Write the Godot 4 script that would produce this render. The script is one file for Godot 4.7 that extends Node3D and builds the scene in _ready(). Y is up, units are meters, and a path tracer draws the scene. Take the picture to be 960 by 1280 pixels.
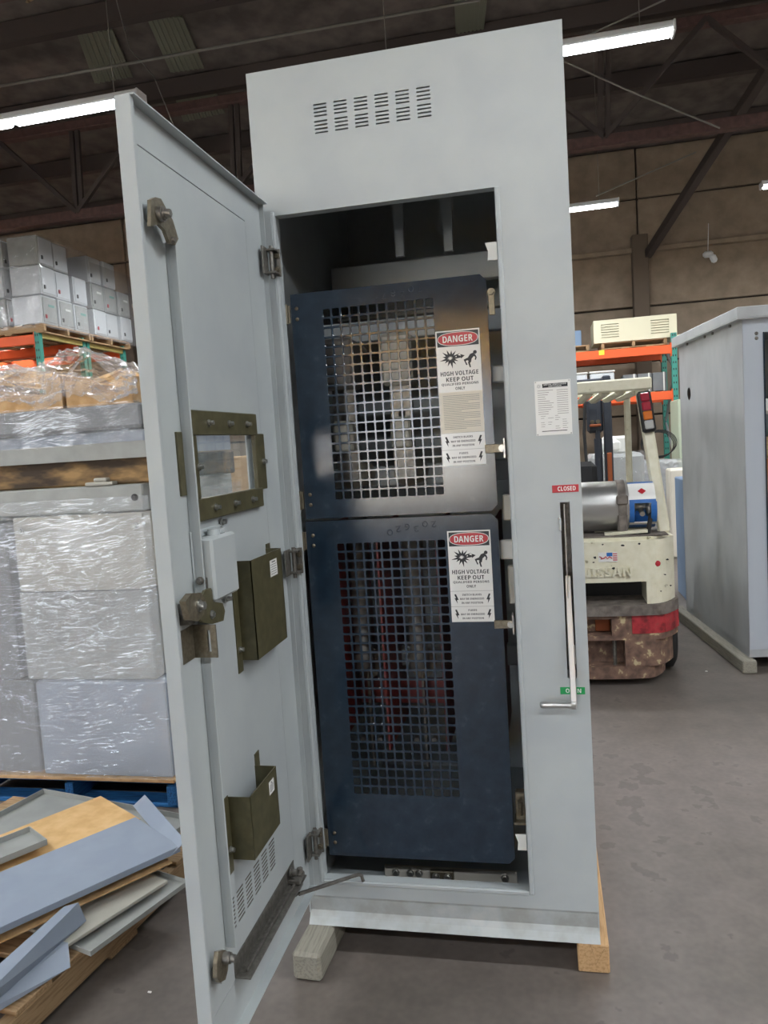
extends Node3D
# A switchgear cabinet with its door open, standing on timber blocks in a warehouse.
# Cabinet front lies in the plane z = 0, its left front edge at x = 0; floor at y = 0.

const CAM := Vector3(0.813, 1.614, 2.248)
const ROT := Vector3(-0.0869, 0.2109, -0.0642)
const FOCAL := 958.25
const LED_COLOR := Color(0.97, 0.985, 1.0)
const LED_POWER := 10.4

var M := {}
var used := {}
var cam_basis: Basis

func _ready() -> void:
	# ---------- camera ----------
	cam_basis = Basis.from_euler(ROT)
	var cam := Camera3D.new()
	cam.name = "camera"
	cam.fov = 2.0 * rad_to_deg(atan(640.0 / FOCAL))
	cam.near = 0.05
	cam.far = 200.0
	cam.position = CAM
	cam.rotation = ROT
	add_child(cam)
	cam.current = true
	# ---------- sky and exposure ----------
	var env := Environment.new()
	env.background_mode = Environment.BG_SKY
	var sky := Sky.new()
	var ps := ProceduralSkyMaterial.new()
	ps.sky_top_color = Color(0.62, 0.72, 0.85)
	ps.sky_horizon_color = Color(0.88, 0.90, 0.92)
	ps.ground_horizon_color = Color(0.55, 0.53, 0.50)
	ps.ground_bottom_color = Color(0.35, 0.33, 0.31)
	ps.energy_multiplier = 16.0
	sky.sky_material = ps
	env.sky = sky
	env.tonemap_mode = Environment.TONE_MAPPER_LINEAR
	env.tonemap_exposure = 1.17
	env.sdfgi_enabled = true
	env.ssao_enabled = true
	env.ssil_enabled = true
	var we := WorldEnvironment.new()
	we.name = "environment"
	we.environment = env
	add_child(we)
	# the sun lights the yard outside; the hall's roof keeps it off everything inside
	var sun := DirectionalLight3D.new()
	sun.name = "sun"
	sun.light_energy = 46.0
	sun.light_color = Color(1.0, 0.97, 0.9)
	sun.light_angular_distance = 0.6
	sun.rotation = Vector3(deg_to_rad(-62.0), deg_to_rad(160.0), 0)
	sun.shadow_enabled = true
	add_child(sun)
	make_materials()
	# ---------- lamps of the hall ----------
	build_lamps()
	# ---------- structure ----------
	build_room()
	build_roof()
	# ---------- things ----------
	build_cabinet()
	build_blocks()
	build_right_cabinet()
	build_forklift()
	build_left_load()
	build_panel_pallet()
	build_left_rack()
	build_right_rack()
	build_far_loads()

# =====================================================================
# helpers
# =====================================================================
func dir_of(px: float, py: float) -> Vector3:
	return cam_basis * Vector3((px - 480.0) / FOCAL, -(py - 640.0) / FOCAL, -1.0)

func at_z(px: float, py: float, z: float) -> Vector3:
	var d := dir_of(px, py)
	return CAM + d * ((z - CAM.z) / d.z)

func at_y(px: float, py: float, y: float) -> Vector3:
	var d := dir_of(px, py)
	return CAM + d * ((y - CAM.y) / d.y)

func at_x(px: float, py: float, x: float) -> Vector3:
	var d := dir_of(px, py)
	return CAM + d * ((x - CAM.x) / d.x)

func numbered(n: String) -> String:
	if not used.has(n):
		used[n] = 0
		return n
	used[n] += 1
	return "%s_%03d" % [n, used[n]]

func thing(called: String, label: String, category: String, at := Vector3.ZERO, turn := 0.0, group := "") -> Node3D:
	var o := Node3D.new()
	o.name = numbered(called)
	add_child(o)
	o.position = at
	o.rotation.y = turn
	tag(o, label, category, group)
	return o

func tag(o: Node3D, label: String, category: String, group := "") -> Node3D:
	o.set_meta("label", label)
	o.set_meta("category", category)
	if group != "":
		o.set_meta("group", group)
	return o

func S() -> SurfaceTool:
	var st := SurfaceTool.new()
	st.begin(Mesh.PRIMITIVE_TRIANGLES)
	st.set_smooth_group(-1)
	return st

func done(st: SurfaceTool, m: Material, into: ArrayMesh = null) -> ArrayMesh:
	st.generate_normals()
	st.set_material(m)
	return st.commit(into) if into else st.commit()

func part(called: String, st: SurfaceTool, m: Material, parent: Node = self) -> MeshInstance3D:
	return inst(called, done(st, m), parent)

func parts(called: String, list: Array, parent: Node = self) -> MeshInstance3D:
	var am: ArrayMesh = null
	for l in list:
		am = done(l[0], l[1], am)
	return inst(called, am, parent)

func inst(called: String, mesh: Mesh, parent: Node = self) -> MeshInstance3D:
	var o := MeshInstance3D.new()
	o.mesh = mesh
	o.name = numbered(called) if parent == self else called
	parent.add_child(o, true)
	return o

func solo(called: String, st: SurfaceTool, m: Material, label: String, category: String, group := "") -> MeshInstance3D:
	var o := part(called, st, m)
	tag(o, label, category, group)
	return o

func struct(called: String, st: SurfaceTool, m: Material, parent: Node = self) -> MeshInstance3D:
	var o := part(called, st, m, parent)
	if parent == self:
		o.set_meta("kind", "structure")
	return o

func copy_thing(o: Node3D, base: String, at: Vector3, label := "", turn := 0.0) -> Node3D:
	var c: Node3D = o.duplicate()
	c.name = numbered(base)
	add_child(c)
	c.position = at
	c.rotation.y = turn
	if label != "":
		c.set_meta("label", label)
	return c

# ---------- shapes ----------
func tri(st: SurfaceTool, a: Vector3, b: Vector3, c: Vector3, out: Vector3) -> void:
	if (a - c).cross(a - b).dot(out) < 0.0:
		var t := b
		b = c
		c = t
	st.add_vertex(a)
	st.add_vertex(b)
	st.add_vertex(c)

func quad(st: SurfaceTool, a: Vector3, b: Vector3, c: Vector3, d: Vector3, out: Vector3) -> void:
	tri(st, a, b, c, out)
	tri(st, a, c, d, out)

func box(st: SurfaceTool, c: Vector3, size: Vector3, bev := 0.0, bs := Basis.IDENTITY) -> void:
	var h := size * 0.5
	var b := minf(bev, minf(h.x, minf(h.y, h.z)) * 0.9)
	var ax := [bs.x, bs.y, bs.z]
	if b <= 0.0:
		for i in 3:
			var j := (i + 1) % 3
			var k := (i + 2) % 3
			for s in [-1.0, 1.0]:
				var o: Vector3 = c + ax[i] * (h[i] * s)
				var u: Vector3 = ax[j] * h[j]
				var v: Vector3 = ax[k] * h[k]
				quad(st, o - u - v, o + u - v, o + u + v, o - u + v, ax[i] * s)
		return
	for i in 3:
		var j := (i + 1) % 3
		var k := (i + 2) % 3
		for s in [-1.0, 1.0]:
			var o: Vector3 = c + ax[i] * (h[i] * s)
			var u: Vector3 = ax[j] * (h[j] - b)
			var v: Vector3 = ax[k] * (h[k] - b)
			quad(st, o - u - v, o + u - v, o + u + v, o - u + v, ax[i] * s)
		# edges along axis i
		for sj in [-1.0, 1.0]:
			for sk in [-1.0, 1.0]:
				var l: Vector3 = ax[i] * (h[i] - b)
				var p: Vector3 = c + ax[j] * (h[j] * sj) + ax[k] * ((h[k] - b) * sk)
				var q: Vector3 = c + ax[j] * ((h[j] - b) * sj) + ax[k] * (h[k] * sk)
				quad(st, p - l, p + l, q + l, q - l, ax[j] * sj + ax[k] * sk)
	for sx in [-1.0, 1.0]:
		for sy in [-1.0, 1.0]:
			for sz in [-1.0, 1.0]:
				var px: Vector3 = c + ax[0] * (h.x * sx) + ax[1] * ((h.y - b) * sy) + ax[2] * ((h.z - b) * sz)
				var py: Vector3 = c + ax[0] * ((h.x - b) * sx) + ax[1] * (h.y * sy) + ax[2] * ((h.z - b) * sz)
				var pz: Vector3 = c + ax[0] * ((h.x - b) * sx) + ax[1] * ((h.y - b) * sy) + ax[2] * (h.z * sz)
				tri(st, px, py, pz, ax[0] * sx + ax[1] * sy + ax[2] * sz)

func lohi(st: SurfaceTool, lo: Vector3, hi: Vector3, bev := 0.0) -> void:
	box(st, (lo + hi) * 0.5, (hi - lo).abs(), bev)

# a square bar from a to b
func bar(st: SurfaceTool, a: Vector3, b: Vector3, w: float, t: float, bev := 0.0, side := Vector3.UP) -> void:
	var d := (b - a).normalized()
	if absf(d.dot(side)) > 0.95:
		side = Vector3.RIGHT
	var x := side.cross(d).normalized()
	var y := d.cross(x).normalized()
	box(st, (a + b) * 0.5, Vector3(w, t, a.distance_to(b)), bev, Basis(x, y, d))

func ring(c: Vector3, x: Vector3, y: Vector3, r: float, n: int) -> PackedVector3Array:
	var out := PackedVector3Array()
	for i in n:
		var a := TAU * i / n
		out.append(c + x * (cos(a) * r) + y * (sin(a) * r))
	return out

func tube(st: SurfaceTool, a: Vector3, b: Vector3, r: float, r2 := -1.0, n := 12, caps := true) -> void:
	if r2 < 0.0:
		r2 = r
	var d := (b - a).normalized()
	var s := Vector3.UP if absf(d.y) < 0.9 else Vector3.RIGHT
	var x := s.cross(d).normalized()
	var y := d.cross(x)
	var p := ring(a, x, y, r, n)
	var q := ring(b, x, y, r2, n)
	st.set_smooth_group(1)
	for i in n:
		var j := (i + 1) % n
		quad(st, p[i], p[j], q[j], q[i], (p[i] + p[j]) * 0.5 - a)
	st.set_smooth_group(-1)
	if caps:
		for i in n:
			var j := (i + 1) % n
			tri(st, a, p[i], p[j], -d)
			tri(st, b, q[i], q[j], d)

func sweep(st: SurfaceTool, pts: Array, r: float, n := 8) -> void:
	var rings := []
	var prev := Vector3.ZERO
	for i in pts.size():
		var d: Vector3 = (pts[mini(i + 1, pts.size() - 1)] - pts[maxi(i - 1, 0)]).normalized()
		var x := prev
		if i == 0:
			x = (Vector3.UP if absf(d.y) < 0.9 else Vector3.RIGHT).cross(d).normalized()
		x = (x - d * x.dot(d)).normalized()
		prev = x
		rings.append(ring(pts[i], x, d.cross(x), r, n))
	st.set_smooth_group(1)
	for k in rings.size() - 1:
		for i in n:
			var j := (i + 1) % n
			quad(st, rings[k][i], rings[k][j], rings[k + 1][j], rings[k + 1][i], (rings[k][i] + rings[k][j]) * 0.5 - pts[k])
	st.set_smooth_group(-1)
	for i in n:
		var j := (i + 1) % n
		tri(st, pts[0], rings[0][i], rings[0][j], pts[0] - pts[1])
		tri(st, pts[-1], rings[-1][i], rings[-1][j], pts[-1] - pts[-2])

# profile of [radius, distance along axis]
func lathe(st: SurfaceTool, o: Vector3, axis: Vector3, profile: Array, n := 20, smooth := true) -> void:
	var s := Vector3.UP if absf(axis.y) < 0.9 else Vector3.RIGHT
	var x := s.cross(axis).normalized()
	var y := axis.cross(x)
	var rings := []
	for p in profile:
		rings.append(ring(o + axis * p[1], x, y, maxf(p[0], 0.0001), n))
	for k in rings.size() - 1:
		st.set_smooth_group(1 if smooth else -1)
		var dl: float = profile[k + 1][1] - profile[k][1]
		var dr: float = profile[k + 1][0] - profile[k][0]
		for i in n:
			var j := (i + 1) % n
			var radial: Vector3 = x * cos(TAU * (i + 0.5) / n) + y * sin(TAU * (i + 0.5) / n)
			quad(st, rings[k][i], rings[k][j], rings[k + 1][j], rings[k + 1][i], radial * dl - axis * dr)
	st.set_smooth_group(-1)

# polygon points in a plane, extruded by the vector e
func extrude(st: SurfaceTool, pts: Array, e: Vector3) -> void:
	var u: Vector3 = (pts[1] - pts[0]).normalized()
	var nn := e.normalized()
	u = (u - nn * u.dot(nn)).normalized()
	var v := nn.cross(u)
	var flat := PackedVector2Array()
	for p in pts:
		flat.append(Vector2((p - pts[0]).dot(u), (p - pts[0]).dot(v)))
	var idx := Geometry2D.triangulate_polygon(flat)
	for i in range(0, idx.size(), 3):
		tri(st, pts[idx[i]], pts[idx[i + 1]], pts[idx[i + 2]], -e)
		tri(st, pts[idx[i]] + e, pts[idx[i + 1]] + e, pts[idx[i + 2]] + e, e)
	var ccw := not Geometry2D.is_polygon_clockwise(flat)
	for i in pts.size():
		var a: Vector3 = pts[i]
		var b: Vector3 = pts[(i + 1) % pts.size()]
		var out := (b - a).cross(nn)
		quad(st, a, b, b + e, a + e, out if ccw else -out)

# flat plate in a frame (origin o, axes u, v, normal w), thickness t behind, with rectangular holes [u0,v0,u1,v1]
func plate(st: SurfaceTool, o: Vector3, u: Vector3, v: Vector3, rect: Array, holes: Array, t: float) -> void:
	var w := u.cross(v).normalized()
	var us := [rect[0], rect[2]]
	var vs := [rect[1], rect[3]]
	for h in holes:
		us.append_array([h[0], h[2]])
		vs.append_array([h[1], h[3]])
	us.sort()
	vs.sort()
	var uu := [us[0]]
	for a in us:
		if a - uu[-1] > 0.00001: uu.append(a)
	var vv := [vs[0]]
	for a in vs:
		if a - vv[-1] > 0.00001: vv.append(a)
	for i in uu.size() - 1:
		var run := -1
		for j in vv.size():
			var solid := false
			if j < vv.size() - 1:
				solid = true
				var cu: float = (uu[i] + uu[i + 1]) * 0.5
				var cv: float = (vv[j] + vv[j + 1]) * 0.5
				for h in holes:
					if cu > h[0] and cu < h[2] and cv > h[1] and cv < h[3]:
						solid = false
						break
			if solid and run < 0:
				run = j
			elif not solid and run >= 0:
				var a: Vector3 = o + u * uu[i] + v * vv[run]
				var b: Vector3 = o + u * uu[i + 1] + v * vv[run]
				var c: Vector3 = o + u * uu[i + 1] + v * vv[j]
				var d: Vector3 = o + u * uu[i] + v * vv[j]
				quad(st, a, b, c, d, w)
				quad(st, a - w * t, b - w * t, c - w * t, d - w * t, -w)
				run = -1
	for h in holes + [rect]:
		var k := -1.0 if h != rect else 1.0
		var a: Vector3 = o + u * h[0] + v * h[1]
		var b: Vector3 = o + u * h[2] + v * h[1]
		var c: Vector3 = o + u * h[2] + v * h[3]
		var d: Vector3 = o + u * h[0] + v * h[3]
		quad(st, a, b, b - w * t, a - w * t, -v * k)
		quad(st, d, c, c - w * t, d - w * t, v * k)
		quad(st, a, d, d - w * t, a - w * t, -u * k)
		quad(st, b, c, c - w * t, b - w * t, u * k)

func hexbolt(st: SurfaceTool, p: Vector3, axis: Vector3, r: float, h: float) -> void:
	tube(st, p, p + axis * h * 0.3, r * 1.35, -1, 12)
	tube(st, p + axis * h * 0.3, p + axis * h, r, r * 0.93, 6)

var font_bold: SystemFont
func words(st: SurfaceTool, s: String, c: Vector3, u: Vector3, v: Vector3, w: float, h: float, depth := 0.0004) -> void:
	var tm := TextMesh.new()
	tm.text = s
	if font_bold == null:
		font_bold = SystemFont.new()
		font_bold.font_names = PackedStringArray(["Droid Sans"])
		font_bold.font_weight = 700
	tm.font = font_bold
	tm.font_size = 32
	tm.pixel_size = 0.01
	tm.depth = 0.01
	tm.curve_step = 3.0
	var arr := tm.get_mesh_arrays()
	var vs: PackedVector3Array = arr[Mesh.ARRAY_VERTEX]
	if vs.is_empty():
		return
	var lo := vs[0]
	var hi := vs[0]
	for p in vs:
		lo = lo.min(p)
		hi = hi.max(p)
	var n := u.cross(v).normalized()
	var ix: PackedInt32Array = arr[Mesh.ARRAY_INDEX] if arr[Mesh.ARRAY_INDEX] != null else PackedInt32Array()
	var k := ix.size() if ix.size() else vs.size()
	var mid := (lo + hi) * 0.5
	for i in range(0, k, 3):
		var t := []
		for j in 3:
			var p := vs[ix[i + j]] if ix.size() else vs[i + j]
			t.append(c + u * ((p.x - mid.x) / (hi.x - lo.x) * w) + v * ((p.y - mid.y) / (hi.y - lo.y) * h) + n * ((p.z - lo.z) / 0.01 * depth))
		st.add_vertex(t[0])
		st.add_vertex(t[1])
		st.add_vertex(t[2])

# a crumpled film: grid from o along u and v, pushed out along n by creases
func film(st: SurfaceTool, o: Vector3, u: Vector3, v: Vector3, n: Vector3, nu: int, nv: int, amp: float, seed_: int, along: float, across: float, tilt := 0.0, taut := Vector2(-9, -9)) -> void:
	var f := FastNoiseLite.new()
	f.seed = seed_
	f.noise_type = FastNoiseLite.TYPE_SIMPLEX
	f.fractal_type = FastNoiseLite.FRACTAL_RIDGED
	f.fractal_octaves = 3
	f.frequency = 1.0
	var g := FastNoiseLite.new()
	g.seed = seed_ + 7
	g.frequency = 1.0
	var lu := u.length()
	var lv := v.length()
	var pts := PackedVector3Array()
	for j in nv + 1:
		for i in nu + 1:
			var a := float(i) / nu * lu
			var b := float(j) / nv * lv
			var bend := g.get_noise_2d(a * 2.2, b * 2.2)
			var bb := b + a * tilt + bend * 0.10
			var loud := clampf(0.55 + 1.5 * g.get_noise_2d(a * 1.3 + 40.0, b * 2.0), 0.4, 1.5)
			loud *= 1.0 - 0.85 * exp(-(pow((a - taut.x) / 0.2, 2.0) + pow((b - taut.y) / 0.13, 2.0)))
			var d := f.get_noise_2d(a * along, bb * across) * amp * loud + g.get_noise_2d(a * 4.0 + 9.0, b * 5.0) * minf(amp * 3.0, 0.012) * minf(loud, 1.0)
			pts.append(o + u * (float(i) / nu) + v * (float(j) / nv) + n * d)
	st.set_smooth_group(1)
	for j in nv:
		for i in nu:
			var k := j * (nu + 1) + i
			quad(st, pts[k], pts[k + 1], pts[k + nu + 2], pts[k + nu + 1], n)
	st.set_smooth_group(-1)

# ---------- materials ----------
func mat(key: String, c: Color, rough := 0.6, metal := 0.0, spec := 0.5) -> StandardMaterial3D:
	var m := StandardMaterial3D.new()
	m.resource_name = key
	m.albedo_color = c
	m.roughness = rough
	m.metallic = metal
	m.metallic_specular = spec
	M[key] = m
	return m

func c8(r: float, g: float, b: float) -> Color:
	return Color(r / 255.0, g / 255.0, b / 255.0)

func ntex(seed_: int, freq: float, oct: int, offs: Array, cols: Array, size := 512, kind := FastNoiseLite.TYPE_SIMPLEX_SMOOTH, warp := 0.0) -> NoiseTexture2D:
	var f := FastNoiseLite.new()
	f.seed = seed_
	f.noise_type = kind
	f.frequency = freq
	f.fractal_octaves = oct
	f.fractal_gain = 0.55
	if warp > 0.0:
		f.domain_warp_enabled = true
		f.domain_warp_amplitude = warp
	var t := NoiseTexture2D.new()
	t.width = size
	t.height = size
	t.seamless = true
	t.noise = f
	var g := Gradient.new()
	g.offsets = PackedFloat32Array(offs)
	g.colors = PackedColorArray(cols)
	t.color_ramp = g
	return t

func bump(seed_: int, freq: float, oct: int, strength := 4.0, size := 512) -> NoiseTexture2D:
	var t := ntex(seed_, freq, oct, [0.0, 1.0], [Color.BLACK, Color.WHITE], size)
	t.color_ramp = null
	t.as_normal_map = true
	t.bump_strength = strength
	return t

# noise coloured material, mapped in metres on the thing's own axes
func nmat(key: String, tex: Texture2D, scale: Vector3, rough := 0.7, metal := 0.0, world := false) -> StandardMaterial3D:
	var m := mat(key, Color.WHITE, rough, metal)
	m.albedo_texture = tex
	m.uv1_triplanar = true
	m.uv1_world_triplanar = world
	m.uv1_scale = scale
	m.uv1_triplanar_sharpness = 8.0
	return m

func wood(key: String, seed_: int, dark: Color, light: Color, axis: int) -> StandardMaterial3D:
	var t := ntex(seed_, 0.018, 5, [0.15, 0.45, 0.6, 0.85], [dark, light.lerp(dark, 0.35), light, light.lerp(dark, 0.2)], 512)
	var s := Vector3(9, 9, 9)
	s[axis] = 0.7
	return nmat(key, t, s, 0.8)

func film_mat(key: String, alpha: float, c: Color, rough: float) -> StandardMaterial3D:
	var m := mat(key, Color(c.r, c.g, c.b, alpha), rough)
	m.transparency = BaseMaterial3D.TRANSPARENCY_ALPHA
	m.metallic_specular = 0.7
	m.cull_mode = BaseMaterial3D.CULL_DISABLED
	return m

func make_materials() -> void:
	# light grey switchgear enamel
	var t := ntex(3, 0.006, 4, [0.2, 0.5, 0.8], [c8(168, 174, 176), c8(172, 178, 179), c8(175, 181, 181)], 512)
	nmat("grey_enamel", t, Vector3.ONE * 0.9, 0.38)
	t = ntex(4, 0.010, 5, [0.2, 0.45, 0.62, 0.8], [c8(154, 156, 152), c8(164, 168, 166), c8(168, 173, 173), c8(176, 179, 177)], 512)
	nmat("skirt_enamel", t, Vector3.ONE * 1.6, 0.45)
	t = ntex(6, 0.012, 5, [0.2, 0.5, 0.75, 0.9], [c8(30, 43, 56), c8(33, 47, 61), c8(35, 50, 64), c8(44, 58, 71)], 512)
	var navy := nmat("navy_enamel", t, Vector3.ONE * 2.2, 0.13)
	navy.normal_enabled = true
	navy.normal_texture = bump(61, 0.2, 2, 2.0)
	navy.normal_scale = 0.05
	t = ntex(8, 0.02, 5, [0.2, 0.5, 0.8], [c8(76, 73, 52), c8(84, 80, 57), c8(92, 88, 64)], 256)
	nmat("olive_plate", t, Vector3.ONE * 4.0, 0.38, 0.15)
	t = ntex(9, 0.03, 4, [0.2, 0.5, 0.8], [c8(106, 99, 84), c8(116, 109, 93), c8(126, 119, 103)], 256)
	nmat("bronze_zinc", t, Vector3.ONE * 9.0, 0.38, 0.6)
	mat("steel", c8(176, 176, 172), 0.3, 0.9)
	t = ntex(10, 0.03, 5, [0.2, 0.5, 0.8], [c8(112, 109, 103), c8(124, 121, 115), c8(136, 133, 127)], 256)
	nmat("worn_steel", t, Vector3.ONE * 5.0, 0.40, 0.7)
	mat("aluminium", c8(190, 190, 188), 0.33, 0.85)
	mat("vent_shade_brown", c8(92, 80, 66), 0.7)  # brown that stands for the shade inside the door vents
	mat("tinned_bar", c8(206, 201, 190), 0.35, 0.3)
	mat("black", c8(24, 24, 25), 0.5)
	mat("black_rubber", c8(34, 33, 33), 0.8)
	mat("white_print", c8(226, 226, 222), 0.25)
	mat("cream_print", c8(226, 219, 203), 0.45)
	mat("grey_print", c8(128, 124, 120), 0.6)
	mat("red_print", c8(178, 34, 46), 0.4)
	mat("green_print", c8(22, 146, 78), 0.4)
	mat("ink", c8(26, 28, 34), 0.5)
	mat("white_plastic", c8(222, 222, 216), 0.4)
	mat("red_board", c8(108, 36, 34), 0.45)
	mat("porcelain", c8(176, 168, 150), 0.2)
	mat("copper", c8(184, 118, 84), 0.35, 0.9)
	mat("dark_switch", c8(104, 101, 97), 0.45)
	mat("pale_switch", c8(178, 176, 164), 0.4)
	mat("red_wire", c8(150, 30, 34), 0.5)
	var pane := mat("pane", Color(0.9, 0.95, 0.95, 0.08), 0.03)
	pane.transparency = BaseMaterial3D.TRANSPARENCY_ALPHA
	# wood
	wood("pine_z", 20, c8(164, 128, 88), c8(192, 156, 112), 2)
	wood("grey_wood_z", 21, c8(118, 114, 102), c8(140, 136, 124), 2)
	wood("pallet_x", 22, c8(144, 116, 84), c8(178, 147, 110), 0)
	wood("pallet_z", 23, c8(136, 109, 78), c8(168, 139, 104), 2)
	wood("blue_x", 24, c8(24, 70, 116), c8(36, 106, 164), 0)
	wood("blue_z", 25, c8(22, 62, 104), c8(34, 98, 152), 2)
	t = ntex(26, 0.010, 5, [0.25, 0.42, 0.55, 0.75], [c8(58, 46, 34), c8(88, 70, 48), c8(116, 92, 60), c8(156, 124, 80)], 512)
	nmat("charred_lumber", t, Vector3(0.45, 1.3, 1.3), 0.8)
	t = ntex(27, 0.02, 4, [0.2, 0.5, 0.8], [c8(176, 140, 96), c8(190, 154, 110), c8(200, 166, 122)], 256)
	nmat("cardboard", t, Vector3.ONE * 2.0, 0.85)
	t = ntex(28, 0.02, 4, [0.2, 0.5, 0.8], [c8(206, 164, 108), c8(216, 176, 120), c8(222, 184, 130)], 256)
	nmat("tan_board", t, Vector3.ONE * 1.5, 0.8)
	# sheet metals
	t = ntex(30, 0.012, 4, [0.2, 0.5, 0.8], [c8(138, 148, 163), c8(142, 152, 166), c8(145, 155, 169)], 256)
	nmat("blue_grey_enamel", t, Vector3.ONE * 1.2, 0.42)
	t = ntex(31, 0.014, 5, [0.2, 0.5, 0.8], [c8(148, 150, 146), c8(153, 155, 151), c8(157, 159, 155)], 256)
	nmat("dull_grey_enamel", t, Vector3.ONE * 1.8, 0.5)
	t = ntex(32, 0.012, 4, [0.2, 0.5, 0.8], [c8(166, 163, 152), c8(170, 167, 156), c8(174, 171, 160)], 256)
	nmat("warm_grey_enamel", t, Vector3.ONE * 1.5, 0.5)
	t = ntex(33, 0.012, 4, [0.2, 0.5, 0.8], [c8(106, 109, 110), c8(110, 113, 114), c8(114, 117, 118)], 256)
	nmat("dark_grey_enamel", t, Vector3.ONE * 1.5, 0.5)
	t = ntex(34, 0.006, 5, [0.2, 0.45, 0.6, 0.8], [c8(158, 160, 161), c8(164, 167, 168), c8(167, 170, 171), c8(170, 172, 172)], 512)
	nmat("old_grey_enamel", t, Vector3(1.0, 0.5, 1.0), 0.42)
	mat("front_enamel", c8(168, 174, 182), 0.4)
	mat("rack_orange", c8(226, 92, 40), 0.5)
	mat("rack_teal", c8(58, 136, 122), 0.5)
	mat("rack_yellow", c8(196, 178, 110), 0.5)
	mat("galvanised", c8(170, 174, 176), 0.4, 0.6)
	t = ntex(36, 0.02, 5, [0.10, 0.17, 0.5, 0.8], [c8(150, 144, 118), c8(214, 209, 184), c8(220, 215, 192), c8(224, 220, 199)], 512)
	nmat("forklift_cream", t, Vector3.ONE * 1.2, 0.45)
	t = ntex(37, 0.022, 6, [0.15, 0.45, 0.68, 0.74, 0.80], [c8(92, 72, 62), c8(116, 90, 77), c8(130, 102, 86), c8(168, 148, 116), c8(186, 170, 134)], 512)
	nmat("rusty_brown", t, Vector3.ONE * 0.9, 0.7)
	t = ntex(38, 0.022, 5, [0.15, 0.45, 0.7, 0.85], [c8(110, 32, 36), c8(164, 44, 52), c8(176, 54, 60), c8(140, 70, 60)], 256)
	nmat("forklift_red", t, Vector3.ONE * 1.6, 0.5)
	t = ntex(39, 0.022, 5, [0.2, 0.5, 0.8], [c8(88, 80, 74), c8(110, 102, 96), c8(128, 120, 112)], 256)
	nmat("bumper_grey", t, Vector3.ONE * 1.6, 0.6)
	mat("rust_orange", c8(150, 78, 40), 0.7)
	mat("lens_red", c8(150, 22, 44), 0.2)
	mat("lens_amber", c8(196, 104, 30), 0.2)
	mat("lens_clear", c8(168, 168, 164), 0.2)
	mat("propane_blue", c8(44, 104, 176), 0.35)
	mat("mast_grey", c8(58, 62, 70), 0.45, 0.3)
	mat("seat_black", c8(28, 28, 30), 0.6)
	mat("cream_metal", c8(214, 208, 180), 0.5)
	mat("pale_green", c8(186, 196, 172), 0.5)
	mat("blue_panel", c8(116, 140, 168), 0.5)
	mat("light_box", c8(196, 200, 202), 0.45)
	mat("box_green", c8(96, 150, 140), 0.5)
	mat("brick_orange", c8(170, 96, 46), 0.45)
	# films
	film_mat("stretch_film", 0.14, Color(0.92, 0.93, 0.95), 0.12)
	film_mat("draped_film", 0.2, Color(0.94, 0.95, 0.97), 0.09)
	film_mat("stretch_film_thick", 0.34, Color(0.94, 0.95, 0.97), 0.15)
	# room
	nmat("concrete_floor", floor_texture(), Vector3.ONE * 0.17, 0.48, 0.0, true)
	t = ntex(41, 0.011, 6, [0.15, 0.4, 0.6, 0.85], [c8(129, 115, 99), c8(136, 122, 105), c8(141, 126, 109), c8(147, 132, 115)], 512)
	nmat("wall_brown", t, Vector3.ONE * 0.45, 0.9, 0.0, true)
	mat("pilaster_brown", c8(100, 88, 76), 0.9)
	mat("wall_joint", c8(44, 38, 33), 0.9)
	t = ntex(42, 0.02, 5, [0.2, 0.5, 0.8], [c8(84, 78, 75), c8(98, 91, 87), c8(110, 102, 97)], 256)
	nmat("roof_deck", t, Vector3.ONE * 0.4, 0.9, 0.0, true)
	mat("roof_sheet_clear", c8(116, 118, 104), 0.5)
	t = ntex(43, 0.03, 4, [0.2, 0.5, 0.8], [c8(78, 58, 56), c8(88, 65, 62), c8(96, 72, 68)], 256)
	nmat("red_oxide", t, Vector3.ONE * 1.0, 0.7, 0.0, true)
	mat("dark_steel", c8(66, 58, 56), 0.7)
	mat("fixture_white", c8(220, 222, 224), 0.5)
	mat("wire", c8(120, 118, 112), 0.6)
	mat("asphalt", c8(168, 164, 158), 0.9)
	t = ntex(44, 0.03, 5, [0.2, 0.5, 0.8], [c8(96, 78, 58), c8(150, 128, 98), c8(176, 154, 122)], 256)
	nmat("insulation", t, Vector3.ONE * 2.0, 0.95)
	var led := mat("led_lens", Color.WHITE, 0.4)
	led.emission_enabled = true
	led.emission = LED_COLOR
	led.emission_energy_multiplier = 12.0
	var amber := mat("sodium_glow", c8(255, 214, 130), 0.4)
	amber.emission_enabled = true
	amber.emission = Color(1.0, 0.78, 0.36)
	amber.emission_energy_multiplier = 60.0

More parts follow.
